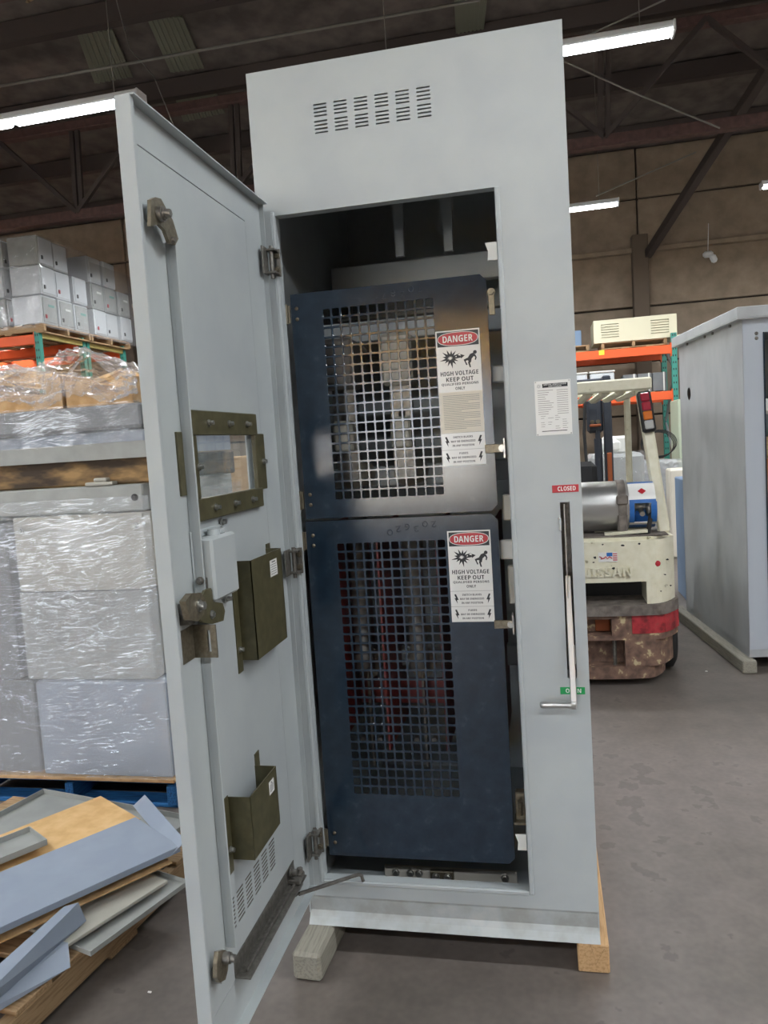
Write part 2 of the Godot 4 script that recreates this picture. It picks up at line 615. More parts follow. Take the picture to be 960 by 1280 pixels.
func floor_texture() -> ImageTexture:
	var size := 1024
	var list := []
	for a in [[51, 0.0035, 5], [52, 0.03, 4], [53, 0.16, 3]]:
		var f := FastNoiseLite.new()
		f.seed = a[0]
		f.frequency = a[1]
		f.fractal_octaves = a[2]
		f.noise_type = FastNoiseLite.TYPE_SIMPLEX_SMOOTH
		list.append(f.get_seamless_image(size, size).get_data())
	var big: PackedByteArray = list[0]
	var mid: PackedByteArray = list[1]
	var fine: PackedByteArray = list[2]
	var out := PackedByteArray()
	out.resize(size * size * 3)
	for i in size * size:
		var b := (big[i] - 128) / 128.0
		var m := (mid[i] - 128) / 128.0
		var q := (fine[i] - 128) / 128.0
		var l := 1.0 + 0.13 * b + 0.08 * m + 0.06 * q
		if b * 0.5 + m > 0.62:
			l *= 0.86
		out[i * 3] = clampi(int(102.0 * l), 0, 255)
		out[i * 3 + 1] = clampi(int(94.5 * l), 0, 255)
		out[i * 3 + 2] = clampi(int(88.5 * l + 2.0 * b), 0, 255)
	return ImageTexture.create_from_image(Image.create_from_data(size, size, false, Image.FORMAT_RGB8, out))

# =====================================================================
# lamps
# =====================================================================
func lamp_fixture(cx: float, cz: float, length: float, label: String) -> void:
	var o := thing("strip_light", label, "light", Vector3(cx, 4.5, cz), -0.02, "strip lights under the roof")
	var st := S()
	box(st, Vector3(0, 0.035, 0), Vector3(length, 0.05, 0.14), 0.01)
	part("housing", st, M.fixture_white, o)
	for s in [-1.0, 1.0]:
		st = S()
		box(st, Vector3(s * length * 0.25, 0.0, 0), Vector3(length * 0.5 - 0.03, 0.05, 0.10), 0.02)
		part("led_lens", st, M.led_lens, o)
	for s in [-1.0, 1.0]:
		st = S()
		box(st, Vector3(s * (length * 0.5 - 0.005), 0.02, 0), Vector3(0.02, 0.08, 0.15), 0.005)
		part("end_cap", st, M.fixture_white, o)
	for s in [-0.8, 0.8]:
		st = S()
		tube(st, Vector3(s * length * 0.5, 0.06, 0), Vector3(s * length * 0.5, roof_y(cz) - 4.5 - 0.05, 0), 0.004, -1, 6)
		part("hanger_wire", st, M.wire, o)
	var l := AreaLight3D.new()
	l.name = "strip_lamp"
	l.area_size = Vector2(length - 0.06, 0.10)
	l.light_color = LED_COLOR
	l.light_energy = LED_POWER
	l.shadow_enabled = true
	l.position = Vector3(cx, 4.468, cz)
	l.rotation = Vector3(-PI / 2, -0.02, 0)
	l.area_range = 40.0
	l.area_attenuation = 2.0
	add_child(l)

func roof_y(z: float) -> float:
	return 7.6 - absf(z) * 0.1

func build_lamps() -> void:
	var where := {
		-8.35: "white strip light near the brown back wall",
		-4.05: "white strip light hung between cabinet and truss",
		0.6: "white strip light right above the open cabinet",
		5.0: "white strip light over the aisle facing the cabinet door"}
	for z in where:
		for cx in [-7.95, -3.42, 0.68, 4.78, 8.7]:  # last column is unseen, added to brighten the inner face of the door
			if z == 0.6 and absf(cx) < 1.0:
				continue  # no lamp straight above the cabinet and the viewer: the floor there is dark
			lamp_fixture(cx - (1.5 if z == 0.6 and cx > 4.0 else 0.0), z + (0.35 if cx < -3.0 else 0.0), 2.4, where[z] + {-7.95: ", on the pallet rack side", -3.42: ", on the wrapped load side", 0.68: ", in line with the cabinet", 4.78: ", on the grey enclosure side", 8.7: ", added unseen by the far side wall"}[cx])
	# warm sodium lamps on the wall above the loading opening
	for i in 3:
		var p := Vector3(-2.2 + i * 0.95, 3.2, 11.2)
		var o := thing("sodium_lamp", "amber sodium lamp bracketed over the loading opening, " + ["wrapped load side", "middle one", "cabinet side"][i], "lamp", p, 0.0, "amber lamps over the opening")
		var st := S()
		lathe(st, Vector3(0, 0.02, 0), Vector3.UP, [[0.28, 0.0], [0.26, 0.06], [0.1, 0.2], [0.07, 0.3], [0.0, 0.31]], 20)
		part("reflector", st, M.fixture_white, o)
		st = S()
		lathe(st, Vector3(0, -0.12, 0), Vector3.UP, [[0.0, 0.0], [0.14, 0.02], [0.22, 0.08], [0.25, 0.15], [0.0, 0.16]], 20)
		part("glowing_globe_lens", st, M.sodium_glow, o)
		st = S()
		sweep(st, [Vector3(0, 0.3, 0), Vector3(0, 0.45, 0.05), Vector3(0, 0.5, 0.3), Vector3(0, 0.5, 0.8)], 0.02)
		part("bracket_arm", st, M.dark_steel, o)
		var l := OmniLight3D.new()
		l.name = "sodium_lamp_light"
		l.light_color = Color(1.0, 0.78, 0.4)
		l.light_energy = 1.2
		l.light_size = 0.1
		l.omni_range = 40.0
		l.omni_attenuation = 2.0
		l.shadow_enabled = true
		l.position = p + Vector3(0, -0.03, 0)
		add_child(l)

# =====================================================================
# room
# =====================================================================
func build_room() -> void:
	var st := S()
	lohi(st, Vector3(-12, -0.3, -12.4), Vector3(10, 0, 12.4))
	struct("floor", st, M.concrete_floor)
	# back wall of cast panels between pilasters
	st = S()
	lohi(st, Vector3(-12, 0, -12.4), Vector3(10, 6.45, -12.08))
	var wb := struct("wall_back", st, M.wall_joint)
	var mesh_panel := S()
	var xs := [-12.0, -7.15, -2.3, 2.55, 7.4, 10.0]
	var ys := [0.0, 0.92, 1.85, 2.78, 3.72, 4.66, 5.55, 6.4]
	for i in xs.size() - 1:
		for j in ys.size() - 1:
			st = S()
			lohi(st, Vector3(xs[i] + 0.012, ys[j] + 0.015, -12.1), Vector3(xs[i + 1] - 0.012, ys[j + 1] - 0.015, -12.0 - 0.02 * ((i + j) % 2)), 0.012)
			part("wall_panel", st, M.wall_brown, wb)
	for i in range(1, 5):
		st = S()
		lohi(st, Vector3(xs[i] - 0.13, 0, -12.0), Vector3(xs[i] + 0.13, 4.9, -11.78), 0.01)
		part("pilaster", st, M.pilaster_brown, wb)
	st = S()
	lohi(st, Vector3(-12, 4.62, -12.0), Vector3(10, 4.7, -11.86), 0.01)
	part("eave_ledge", st, M.wall_brown, wb)
	st = S()
	lohi(st, Vector3(-12.3, 0, -12.4), Vector3(-12, 8.0, 12.4))
	struct("wall_left", st, M.wall_brown)
	st = S()
	lohi(st, Vector3(10, 0, -12.4), Vector3(10.3, 8.0, 12.4))
	struct("wall_right", st, M.wall_brown)
	# wall behind the viewer with a loading opening to the yard
	st = S()
	plate(st, Vector3(0, 0, 12.0), Vector3.LEFT, Vector3.UP, [-10.0, 0.0, 12.0, 6.45], [[0.2, 0.72, 3.7, 2.75], [9.2, 0.0, 11.4, 3.05]], 0.3)
	struct("wall_front", st, M.wall_brown)
	st = S()
	lohi(st, Vector3(-30, -0.4, 12.4), Vector3(30, -0.02, 60))
	struct("ground_outside", st, M.asphalt)

func build_roof() -> void:
	var st := S()
	var k := 0.0
	# two slopes of decking
	for s in [-1.0, 1.0]:
		extrude(st, [Vector3(-12.3, 7.6, 0), Vector3(-12.3, roof_y(12.6), s * 12.6), Vector3(-12.3, roof_y(12.6) + 0.25, s * 12.6), Vector3(-12.3, 7.85, 0)], Vector3(22.6, 0, 0))
	var roof := struct("ceiling", st, M.roof_deck)
	# purlins along x
	for i in 11:
		var z := -11.2 + i * 1.6
		st = S()
		lohi(st, Vector3(-12, roof_y(z) - 0.26, z - 0.06), Vector3(10, roof_y(z) - 0.02, z + 0.06))
		part("purlin", st, M.dark_steel, roof)
	# ribbed translucent sheets let into the deck
	for a in [[[183, 22], [228, 20], [255, 84], [213, 90]], [[213, 106], [262, 98], [281, 140], [229, 152]], [[96, 42], [140, 36], [166, 95], [118, 104]], [[566, -30], [612, -30], [604, 40], [570, 44]]]:
		var q := []
		for c in a:
			var p := at_y(c[0], c[1], 7.0)
			p = at_y(c[0], c[1], roof_y(p.z) - 0.03)
			q.append(p)
		st = S()
		for r in 14:
			var k0 := (r + 0.5) / 14.0
			var p0: Vector3 = q[0].lerp(q[1], k0)
			var p1: Vector3 = q[3].lerp(q[2], k0)
			bar(st, p0, p1, q[0].distance_to(q[1]) / 14.0 * 0.94, 0.015 + 0.02 * (r % 2))
		part("ribbed_sheet", st, M.roof_sheet_clear, roof)
	# patches of torn insulation
	var rng := RandomNumberGenerator.new()
	rng.seed = 5
	st = S()
	for i in 34:
		var p := at_y(28 + rng.randf() * 100.0, -14 + rng.randf() * 40.0, 7.15 - rng.randf() * 0.09)
		box(st, p, Vector3(0.12 + rng.randf() * 0.2, 0.05, 0.1 + rng.randf() * 0.15), 0.02, Basis.from_euler(Vector3(rng.randf(), rng.randf() * 6.0, rng.randf())))
	part("torn_insulation", st, M.insulation, roof)
	# roof trusses along x: bottom chord, webs
	for z in [-8.0, -3.1, 3.0, 8.0]:
		var ty := roof_y(z) - 0.35
		st = S()
		lohi(st, Vector3(-12, 5.1, z - 0.07), Vector3(10, 5.24, z + 0.07), 0.01)
		var tr := thing("roof_truss", ["red oxide steel truss nearest the brown back wall", "red oxide steel truss above the wrapped loads", "red oxide steel truss over the open aisle", "red oxide steel truss near the loading opening"][[-8.0, -3.1, 3.0, 8.0].find(z)], "truss", Vector3.ZERO, 0.0, "roof trusses")
		part("bottom_chord", st, M.red_oxide, tr)
		st = S()
		lohi(st, Vector3(-12, ty - 0.12, z - 0.07), Vector3(10, ty, z + 0.07), 0.01)
		part("top_chord", st, M.red_oxide, tr)
		for i in 9:
			var x := -10.4 + i * 2.42
			st = S()
			for q in [-0.045, 0.045]:
				bar(st, Vector3(x + q, 5.2, z), Vector3(x + q + 0.05, ty, z), 0.05, 0.06)
			part("web_post", st, M.dark_steel, tr)
			st = S()
			bar(st, Vector3(x, 5.2, z + 0.05), Vector3(x + 1.21, ty - 0.05, z + 0.05), 0.06, 0.06)
			part("web_diagonal", st, M.dark_steel, tr)
			st = S()
			bar(st, Vector3(x + 2.42, 5.2, z + 0.05), Vector3(x + 1.21, ty - 0.05, z + 0.05), 0.06, 0.06)
			part("web_diagonal", st, M.dark_steel, tr)
	# knee braces from the pilasters
	for x in [-2.3, 2.67, 7.4]:
		st = S()
		var a := Vector3(x, 4.55, -11.85)
		var b := Vector3(x + 1.02, 5.9, -8.1)
		bar(st, a, b, 0.12, 0.13, 0.01)
		part("knee_brace", st, M.dark_steel, roof)
	# conduit and slack wires under the roof
	st = S()
	sweep(st, [at_z(-60, 118, -5.0), at_z(130, 85, -5.0), at_z(320, 50, -5.0), at_z(600, 0, -5.0)], 0.014, 6)
	part("conduit", st, M.wire, roof)
	st = S()
	sweep(st, [at_z(140, -20, -5.4), at_z(152, 25, -5.4), at_z(163, 62, -5.4), at_z(192, 95, -5.4), at_z(218, 160, -5.4), at_z(232, 195, -5.4)], 0.006, 5)
	part("hanging_wire", st, M.wire, roof)
	st = S()
	sweep(st, [at_z(690, 70, -6.5), at_z(790, 115, -6.5), at_z(900, 160, -6.5)], 0.01, 5)
	part("stay_cable", st, M.wire, roof)
	st = S()
	sweep(st, [at_z(745, 245, -9.5), at_z(870, 190, -9.5)], 0.01, 5)
	part("stay_cable", st, M.wire, roof)
	st = S()
	sweep(st, [at_z(690, 65, -6.0), at_z(830, 0, -6.0), at_z(860, -14, -6.0)], 0.009, 5)
	part("stay_cable", st, M.wire, roof)
	st = S()
	var w0 := at_z(885, 318, -11.7)
	box(st, w0, Vector3(0.16, 0.1, 0.1), 0.03)
	box(st, w0 + Vector3(0.08, -0.08, 0.02), Vector3(0.1, 0.14, 0.09), 0.03, Basis(Vector3.BACK, 0.4))
	tube(st, w0 + Vector3(0, 0.05, 0), w0 + Vector3(0.02, 0.5, 0), 0.006, -1, 5)
	solo("wall_heater_junction", st, M.fixture_white, "small pale fitting hung on the brown wall below the knee brace", "fitting")

# =====================================================================
# the main cabinet
# =====================================================================
func build_cabinet() -> void:
	var W := 0.91
	var T := 2.729
	var B := 0.182
	var D := 1.15
	var cab := thing("switchgear_cabinet", "tall light grey switchgear cabinet with its door swung open on timber blocks", "cabinet")
	# ---- shell ----
	var holes := [[0.057, 0.239, 0.708, 2.314], [0.848, 0.902, 0.876, 1.419]]
	for i in 6:
		for j in 8:
			var x0 := 0.1990 + i * 0.0608
			var y0 := 2.5300 + j * 0.0105 + (0.005 if j > 3 else 0.0)
			holes.append([x0, y0, x0 + 0.039, y0 + 0.0042])
	var st := S()
	plate(st, Vector3.ZERO, Vector3.RIGHT, Vector3.UP, [0.0, B, W, T], holes, 0.003)
	part("front_panel", st, M.grey_enamel, cab)
	st = S()
	lohi(st, Vector3(0, 0.12, -D), Vector3(0.003, T, -0.003))
	part("side_panel", st, M.grey_enamel, cab)
	st = S()
	lohi(st, Vector3(W - 0.003, 0.12, -D), Vector3(W, T, -0.003))
	part("side_panel", st, M.grey_enamel, cab)
	st = S()
	lohi(st, Vector3(0.003, 0.12, -D), Vector3(W - 0.003, T, -D + 0.003))
	part("back_panel", st, M.grey_enamel, cab)
	st = S()
	lohi(st, Vector3(0.003, T - 0.003, -D), Vector3(W - 0.003, T, -0.003))
	part("top_panel", st, M.grey_enamel, cab)
	st = S()
	lohi(st, Vector3(0.003, 0.12, -D), Vector3(W - 0.003, 0.124, -0.01))
	part("floor_pan", st, M.grey_enamel, cab)
	# base skirt, flared at the foot
	st = S()
	var prof := [Vector2(-0.004, B + 0.002), Vector2(-0.010, B - 0.012), Vector2(-0.008, 0.128), Vector2(0.002, 0.112), Vector2(0.018, 0.092), Vector2(0.014, 0.092), Vector2(-0.016, 0.122), Vector2(-0.016, B + 0.002)]
	var pp := []
	for p in prof:
		pp.append(Vector3(0.002, p.y, p.x))
	extrude(st, pp, Vector3(W - 0.002, 0, 0))
	part("base_skirt", st, M.skirt_enamel, cab)
	# flange round the opening
	st = S()
	for f in [[0.045, 0.227, 0.057, 2.326], [0.708, 0.227, 0.722, 2.314]]:
		lohi(st, Vector3(f[0], f[1], 0.0), Vector3(f[2], f[3], 0.007), 0.003)
	lohi(st, Vector3(0.057, 0.225, 0.0), Vector3(0.708, 0.239, 0.007), 0.003)
	part("opening_flange", st, M.grey_enamel, cab)
	st = S()
	for f in [[0.055, 0.237, 0.058, 2.316], [0.707, 0.237, 0.710, 2.316]]:
		lohi(st, Vector3(f[0], f[1], -0.035), Vector3(f[2], f[3], -0.003))
	lohi(st, Vector3(0.058, 0.236, -0.035), Vector3(0.707, 0.239, -0.003))
	lohi(st, Vector3(0.058, 2.314, -0.035), Vector3(0.707, 2.317, -0.003))
	part("opening_return", st, M.grey_enamel, cab)
	# bolt heads along the top edge
	for x in [0.09, 0.27, 0.44, 0.62, 0.8]:
		st = S()
		tube(st, Vector3(x, T, -0.03), Vector3(x, T + 0.006, -0.03), 0.009, 0.007, 6)
		part("roof_bolt", st, M.worn_steel, cab)
	build_handle(cab)
	build_inside(cab, W, D)
	build_screens(cab)
	build_door(cab)

func build_handle(cab: Node3D) -> void:
	# recessed trough behind the slot
	var st := S()
	plate(st, Vector3(0, 0, 0.0), Vector3.RIGHT, Vector3.UP, [0.843, 0.897, 0.881, 1.424], [[0.8485, 0.9025, 0.8755, 1.4185]], -0.0025)
	part("slot_frame", st, M.grey_enamel, cab)
	st = S()
	lohi(st, Vector3(0.836, 0.89, -0.12), Vector3(0.847, 1.43, -0.004))
	lohi(st, Vector3(0.877, 0.89, -0.12), Vector3(0.888, 1.43, -0.004))
	lohi(st, Vector3(0.836, 0.89, -0.124), Vector3(0.888, 1.43, -0.12))
	part("slot_trough", st, M.worn_steel, cab)
	st = S()
	lohi(st, Vector3(0.8585, 0.91, -0.03), Vector3(0.8615, 1.41, -0.012))
	part("guide_strip", st, M.steel, cab)
	var h := thing_part("operating_handle", cab)
	st = S()
	bar(st, Vector3(0.862, 1.2, -0.03), Vector3(0.862, 0.826, 0.052), 0.008, 0.018, 0.002)
	part("arm", st, M.aluminium, h)
	st = S()
	lathe(st, Vector3(0.868, 0.838, 0.05), Vector3.LEFT, [[0.0, 0.0], [0.011, 0.001], [0.011, 0.02], [0.0085, 0.024], [0.0095, 0.06], [0.0105, 0.092], [0.008, 0.1], [0.0, 0.102]], 18)
	part("grip", st, M.aluminium, h)
	st = S()
	lohi(st, Vector3(0.842, 1.335, 0.003), Vector3(0.85, 1.375, 0.012), 0.003)
	part("stop_tab", st, M.grey_enamel, cab)
	st = S()
	lohi(st, Vector3(0.868, 0.945, -0.006), Vector3(0.874, 1.0, 0.01), 0.002)
	part("stop_tab", st, M.aluminium, cab)
	# labels
	st = S()
	var b := S()
	lohi(st, Vector3(0.8285, 1.4465, 0.0), Vector3(0.9025, 1.468, 0.0015), 0.001)
	words(b, "CLOSED", Vector3(0.869, 1.4575, 0.0015), Vector3.RIGHT, Vector3.UP, 0.050, 0.0125)
	parts("closed_label", [[st, M.red_print], [b, M.white_print]], cab).set_meta("label", "red CLOSED label")
	st = S()
	b = S()
	lohi(st, Vector3(0.826, 0.853, 0.0), Vector3(0.8965, 0.8745, 0.0015), 0.001)
	words(b, "OPEN", Vector3(0.8635, 0.864, 0.0015), Vector3.RIGHT, Vector3.UP, 0.044, 0.0125)
	parts("open_label", [[st, M.green_print], [b, M.white_print]], cab).set_meta("label", "green OPEN label")
	# rating plate
	st = S()
	b = S()
	var g := S()
	lohi(st, Vector3(0.792, 1.612, 0.0), Vector3(0.892, 1.766, 0.0012))
	var z := 0.0012
	lohi(b, Vector3(0.814, 1.7465, z), Vector3(0.884, 1.7575, z + 0.0003))
	for k in 10:
		var a := TAU * k / 10.0
		bar(b, Vector3(0.804, 1.7515, z) + Vector3(cos(a), sin(a), 0) * 0.002, Vector3(0.804, 1.7515, z) + Vector3(cos(a), sin(a), 0) * 0.0055, 0.0022, 0.0006)
	var wt := S()
	words(wt, "METAL-ENCLOSED", Vector3(0.849, 1.7545, z + 0.0003), Vector3.RIGHT, Vector3.UP, 0.062, 0.0034)
	words(wt, "SWITCHGEAR", Vector3(0.849, 1.7495, z + 0.0003), Vector3.RIGHT, Vector3.UP, 0.036, 0.003)
	var rng := RandomNumberGenerator.new()
	rng.seed = 11
	for i in 19:
		var y := 1.738 - i * 0.0060
		var l := 0.02 + rng.randf() * 0.028
		if i > 11:
			for q in 4:
				if rng.randf() > 0.25:
					lohi(g, Vector3(0.806 + q * 0.02, y, z), Vector3(0.806 + q * 0.02 + 0.008 + rng.randf() * 0.008, y + 0.0011, z + 0.0002))
		else:
			lohi(g, Vector3(0.8, y, z), Vector3(0.8 + l, y + 0.0013, z + 0.0002))
			lohi(g, Vector3(0.853, y - 0.0008, z), Vector3(0.884, y + 0.0004, z + 0.0002))
	lohi(b, Vector3(0.808, 1.6225, z), Vector3(0.878, 1.6245, z + 0.0002))
	parts("rating_plate", [[st, M.white_print], [b, M.ink], [g, M.grey_print], [wt, M.white_print]], cab).set_meta("label", "white printed rating plate")
	for q in [[0.7955, 1.763], [0.8885, 1.763], [0.7955, 1.615], [0.8885, 1.615]]:
		st = S()
		lathe(st, Vector3(q[0], q[1], 0.001), Vector3.BACK, [[0.0022, 0.0], [0.0018, 0.0012], [0.0, 0.0016]], 8)
		part("plate_rivet", st, M.steel, cab)

func thing_part(called: String, parent: Node3D) -> Node3D:
	var o := Node3D.new()
	o.name = called
	parent.add_child(o, true)
	return o

func insulator(st: SurfaceTool, a: Vector3, b: Vector3, r: float) -> void:
	var l := a.distance_to(b)
	var prof := [[0.0, 0.0], [r * 0.75, 0.0]]
	var n := 5
	for i in n:
		var y0 := l * (i + 0.15) / n
		prof.append_array([[r * 0.62, y0], [r, y0 + l * 0.35 / n], [r, y0 + l * 0.5 / n], [r * 0.62, y0 + l * 0.65 / n]])
	prof.append_array([[r * 0.75, l], [0.0, l]])
	lathe(st, a, (b - a).normalized(), prof, 16)

func build_inside(cab: Node3D, W: float, D: float) -> void:
	# cross channels
	for a in [[2.22, -0.75, 0.10], [1.98, -0.42, 0.07], [1.47, -0.4, 0.07], [0.82, -0.4, 0.07]]:
		var st := S()
		lohi(st, Vector3(0.02, a[0], a[1] - 0.05), Vector3(W - 0.02, a[0] + a[2], a[1]), 0.003)
		part("cross_channel", st, M.grey_enamel, cab)
	# hanging straps near the top
	for x in [0.3, 0.48]:
		var st := S()
		extrude(st, [Vector3(x, 2.69, -0.6), Vector3(x + 0.05, 2.69, -0.6), Vector3(x + 0.04, 2.3, -0.6), Vector3(x + 0.01, 2.3, -0.6)], Vector3(0, 0, -0.02))
		part("hanger_strap", st, M.grey_enamel, cab)
	var st2 := S()
	lohi(st2, Vector3(0.02, 2.12, -1.1), Vector3(W - 0.02, 2.13, -0.8))
	part("top_baffle", st2, M.grey_enamel, cab)
	# three poles: insulators, blades, fuse tubes
	for i in 3:
		var x := 0.18 + i * 0.19
		var st := S()
		insulator(st, Vector3(x, 1.93, -0.42), Vector3(x, 1.93, -0.22), 0.045)
		part("post_insulator", st, M.porcelain, cab)
		st = S()
		insulator(st, Vector3(x, 1.52, -0.42), Vector3(x, 1.52, -0.22), 0.045)
		part("post_insulator", st, M.porcelain, cab)
		st = S()
		bar(st, Vector3(x - 0.012, 1.95, -0.2), Vector3(x - 0.012, 1.5, -0.2), 0.012, 0.05, 0.002)
		bar(st, Vector3(x + 0.012, 1.95, -0.2), Vector3(x + 0.012, 1.5, -0.2), 0.012, 0.05, 0.002)
		part("switch_blade", st, M.worn_steel, cab)
		st = S()
		lohi(st, Vector3(x - 0.05, 1.8, -0.26), Vector3(x + 0.05, 1.96, -0.14), 0.01)
		part("arc_chute", st, M.pale_switch if i == 1 else M.dark_switch, cab)
		st = S()
		lohi(st, Vector3(x - 0.035, 1.6, -0.24), Vector3(x + 0.03, 1.7, -0.16), 0.008)
		part("contact_jaw", st, M.pale_switch, cab)
		st = S()
		lathe(st, Vector3(x, 0.86, -0.24), Vector3.UP, [[0.0, 0.0], [0.035, 0.0], [0.035, 0.06], [0.03, 0.065], [0.03, 0.38], [0.035, 0.385], [0.035, 0.44], [0.0, 0.44]], 16)
		part("fuse_tube", st, M.dark_switch, cab)
		st = S()
		insulator(st, Vector3(x, 0.85, -0.42), Vector3(x, 0.85, -0.28), 0.04)
		part("post_insulator", st, M.porcelain, cab)
		st = S()
		for k in 2:
			tube(st, Vector3(x - 0.03 + k * 0.06, 0.6, -0.3), Vector3(x - 0.03 + k * 0.06, 0.6, -0.26), 0.01, -1, 6)
		bar(st, Vector3(x, 0.84, -0.3), Vector3(x, 0.5, -0.3), 0.05, 0.008)
		part("terminal_bar", st, M.dark_switch, cab)
	# red phase barriers
	for x in [0.085, 0.275, 0.465, 0.65]:
		var st := S()
		lohi(st, Vector3(x - 0.003, 0.62, -0.5), Vector3(x + 0.003, 1.36, -0.12))
		part("phase_barrier", st, M.red_board, cab)
	var st := S()
	lohi(st, Vector3(0.085, 0.70, -0.36), Vector3(0.65, 0.79, -0.35))
	part("phase_barrier", st, M.red_board, cab)
	st = S()
	lohi(st, Vector3(0.07, 0.66, -0.62), Vector3(0.13, 1.33, -0.14))
	part("phase_barrier", st, M.red_board, cab)
	# ground bar with bolts low down
	var gb := thing_part("ground_bar", cab)
	st = S()
	lohi(st, Vector3(0.21, 0.132, -0.21), Vector3(0.66, 0.178, -0.2), 0.002)
	part("bar", st, M.tinned_bar, gb)
	st = S()
	lohi(st, Vector3(0.37, 0.138, -0.2), Vector3(0.45, 0.174, -0.185), 0.003)
	part("lug", st, M.bronze_zinc, gb)
	for x in [0.25, 0.3, 0.33, 0.39, 0.43, 0.62]:
		st = S()
		hexbolt(st, Vector3(x, 0.156, -0.2 if x < 0.36 or x > 0.46 else -0.185), Vector3.BACK, 0.010, 0.012)
		part("bolt", st, M.steel, gb)
	# wires and small blocks in the gap beside the screens
	st = S()
	sweep(st, [Vector3(0.715, 2.0, -0.15), Vector3(0.712, 1.8, -0.13), Vector3(0.722, 1.6, -0.12), Vector3(0.718, 1.4, -0.13), Vector3(0.71, 1.2, -0.14)], 0.004, 6)
	sweep(st, [Vector3(0.725, 2.0, -0.15), Vector3(0.72, 1.8, -0.14), Vector3(0.732, 1.55, -0.13), Vector3(0.722, 1.2, -0.15)], 0.004, 6)
	part("control_wire", st, M.red_wire, cab)
	for a in [[0.69, 1.24, 0.05, 0.06, M.white_plastic], [0.7, 1.36, 0.04, 0.08, M.pale_switch], [0.7, 1.1, 0.03, 0.12, M.pale_switch], [0.69, 1.78, 0.05, 0.05, M.grey_enamel]]:
		st = S()
		lohi(st, Vector3(a[0] - a[2] / 2, a[1], -0.14), Vector3(a[0] + a[2] / 2, a[1] + a[3], -0.11), 0.004)
		part("terminal_block", st, a[4], cab)
	# white catch plates on the right jamb
	for y in [2.12, 0.355]:
		st = S()
		extrude(st, [Vector3(0.705, y, -0.02), Vector3(0.705, y + 0.05, -0.02), Vector3(0.672, y + 0.05, -0.02), Vector3(0.68, y + 0.025, -0.02), Vector3(0.677, y, -0.02)], Vector3(0, 0, -0.006))
		part("catch_plate", st, M.white_plastic, cab)
	st = S()
	lohi(st, Vector3(0.675, 0.43, -0.09), Vector3(0.705, 0.52, -0.06), 0.003)
	tube(st, Vector3(0.69, 0.45, -0.06), Vector3(0.69, 0.5, -0.045), 0.008, -1, 6)
	lohi(st, Vector3(0.67, 0.425, -0.1), Vector3(0.705, 0.432, -0.04))
	part("latch_bracket", st, M.bronze_zinc, cab)

# ---------- the two perforated inner screens ----------
func perforated(st: SurfaceTool, x0: float, y0: float, x1: float, y1: float, cols: int, rows: int, z: float) -> void:
	var px := (x1 - x0) / cols
	var py := (y1 - y0) / rows
	var hx := px * 0.39
	var hy := py * 0.39
	var r := minf(hx, hy) * 0.3
	for i in cols:
		for j in rows:
			var c := Vector3(x0 + (i + 0.5) * px, y0 + (j + 0.5) * py, z)
			var corners := [Vector2(1, 1), Vector2(-1, 1), Vector2(-1, -1), Vector2(1, -1)]
			var inner := []
			var outer := []
			for q in corners:
				var first := Vector3(q.x * hx, q.y * (hy - r), 0)
				var second := Vector3(q.x * (hx - r), q.y * hy, 0)
				var of := Vector3(q.x * px * 0.5, q.y * (hy - r), 0)
				var os := Vector3(q.x * (hx - r), q.y * py * 0.5, 0)
				var oc := Vector3(q.x * px * 0.5, q.y * py * 0.5, 0)
				if q.x * q.y > 0:
					inner.append_array([first, first.lerp(second, 0.5) + Vector3(q.x, q.y, 0) * r * 0.2, second])
					outer.append_array([of, oc, os])
				else:
					inner.append_array([second, first.lerp(second, 0.5) + Vector3(q.x, q.y, 0) * r * 0.2, first])
					outer.append_array([os, oc, of])
			for k in 12:
				var m := (k + 1) % 12
				var a: Vector3 = c + outer[k]
				var b: Vector3 = c + outer[m]
				# flat land, rounded lip, wall of the hole
				var ia: Vector3 = c + inner[k] * 1.10
				var ib: Vector3 = c + inner[m] * 1.10
				quad(st, a, b, ib, ia, Vector3.BACK)
				var wa: Vector3 = c + inner[k] + Vector3(0, 0, -0.0014)
				var wb: Vector3 = c + inner[m] + Vector3(0, 0, -0.0014)
				quad(st, ia, ib, wb, wa, Vector3(0, 0, 1) - (inner[k] + inner[m]).normalized())
				var va := wa + Vector3(0, 0, -0.0016)
				var vb := wb + Vector3(0, 0, -0.0016)
				quad(st, wa, wb, vb, va, -(inner[k] + inner[m]))
				quad(st, a + Vector3(0, 0, -0.003), b + Vector3(0, 0, -0.003), vb, va, Vector3.FORWARD)

func burst(st: SurfaceTool, c: Vector3, r: float, seed_: int, dz: float) -> void:
	var rng := RandomNumberGenerator.new()
	rng.seed = seed_
	var pts := []
	var n := 13
	for i in n * 2:
		var a := TAU * i / (n * 2.0)
		var rr := r * (rng.randf_range(0.75, 1.15) if i % 2 == 0 else rng.randf_range(0.36, 0.52))
		pts.append(c + Vector3(cos(a) * rr * 1.15, sin(a) * rr, 0))
	extrude(st, pts, Vector3(0, 0, dz))

func stick(st: SurfaceTool, c: Vector3, s: float, list: Array, dz: float) -> void:
	var pts := []
	for p in list:
		pts.append(c + Vector3(p[0] * s, p[1] * s, 0))
	extrude(st, pts, Vector3(0, 0, dz))

func bolt_mark(st: SurfaceTool, c: Vector3, s: float, dz: float, flip := 1.0) -> void:
	stick(st, c, s, [[0.1 * flip, 1.0], [0.45 * flip, 0.95], [0.15 * flip, 0.15], [0.45 * flip, 0.2], [-0.15 * flip, -1.0], [-0.05 * flip, -0.2], [-0.4 * flip, -0.2]], dz)

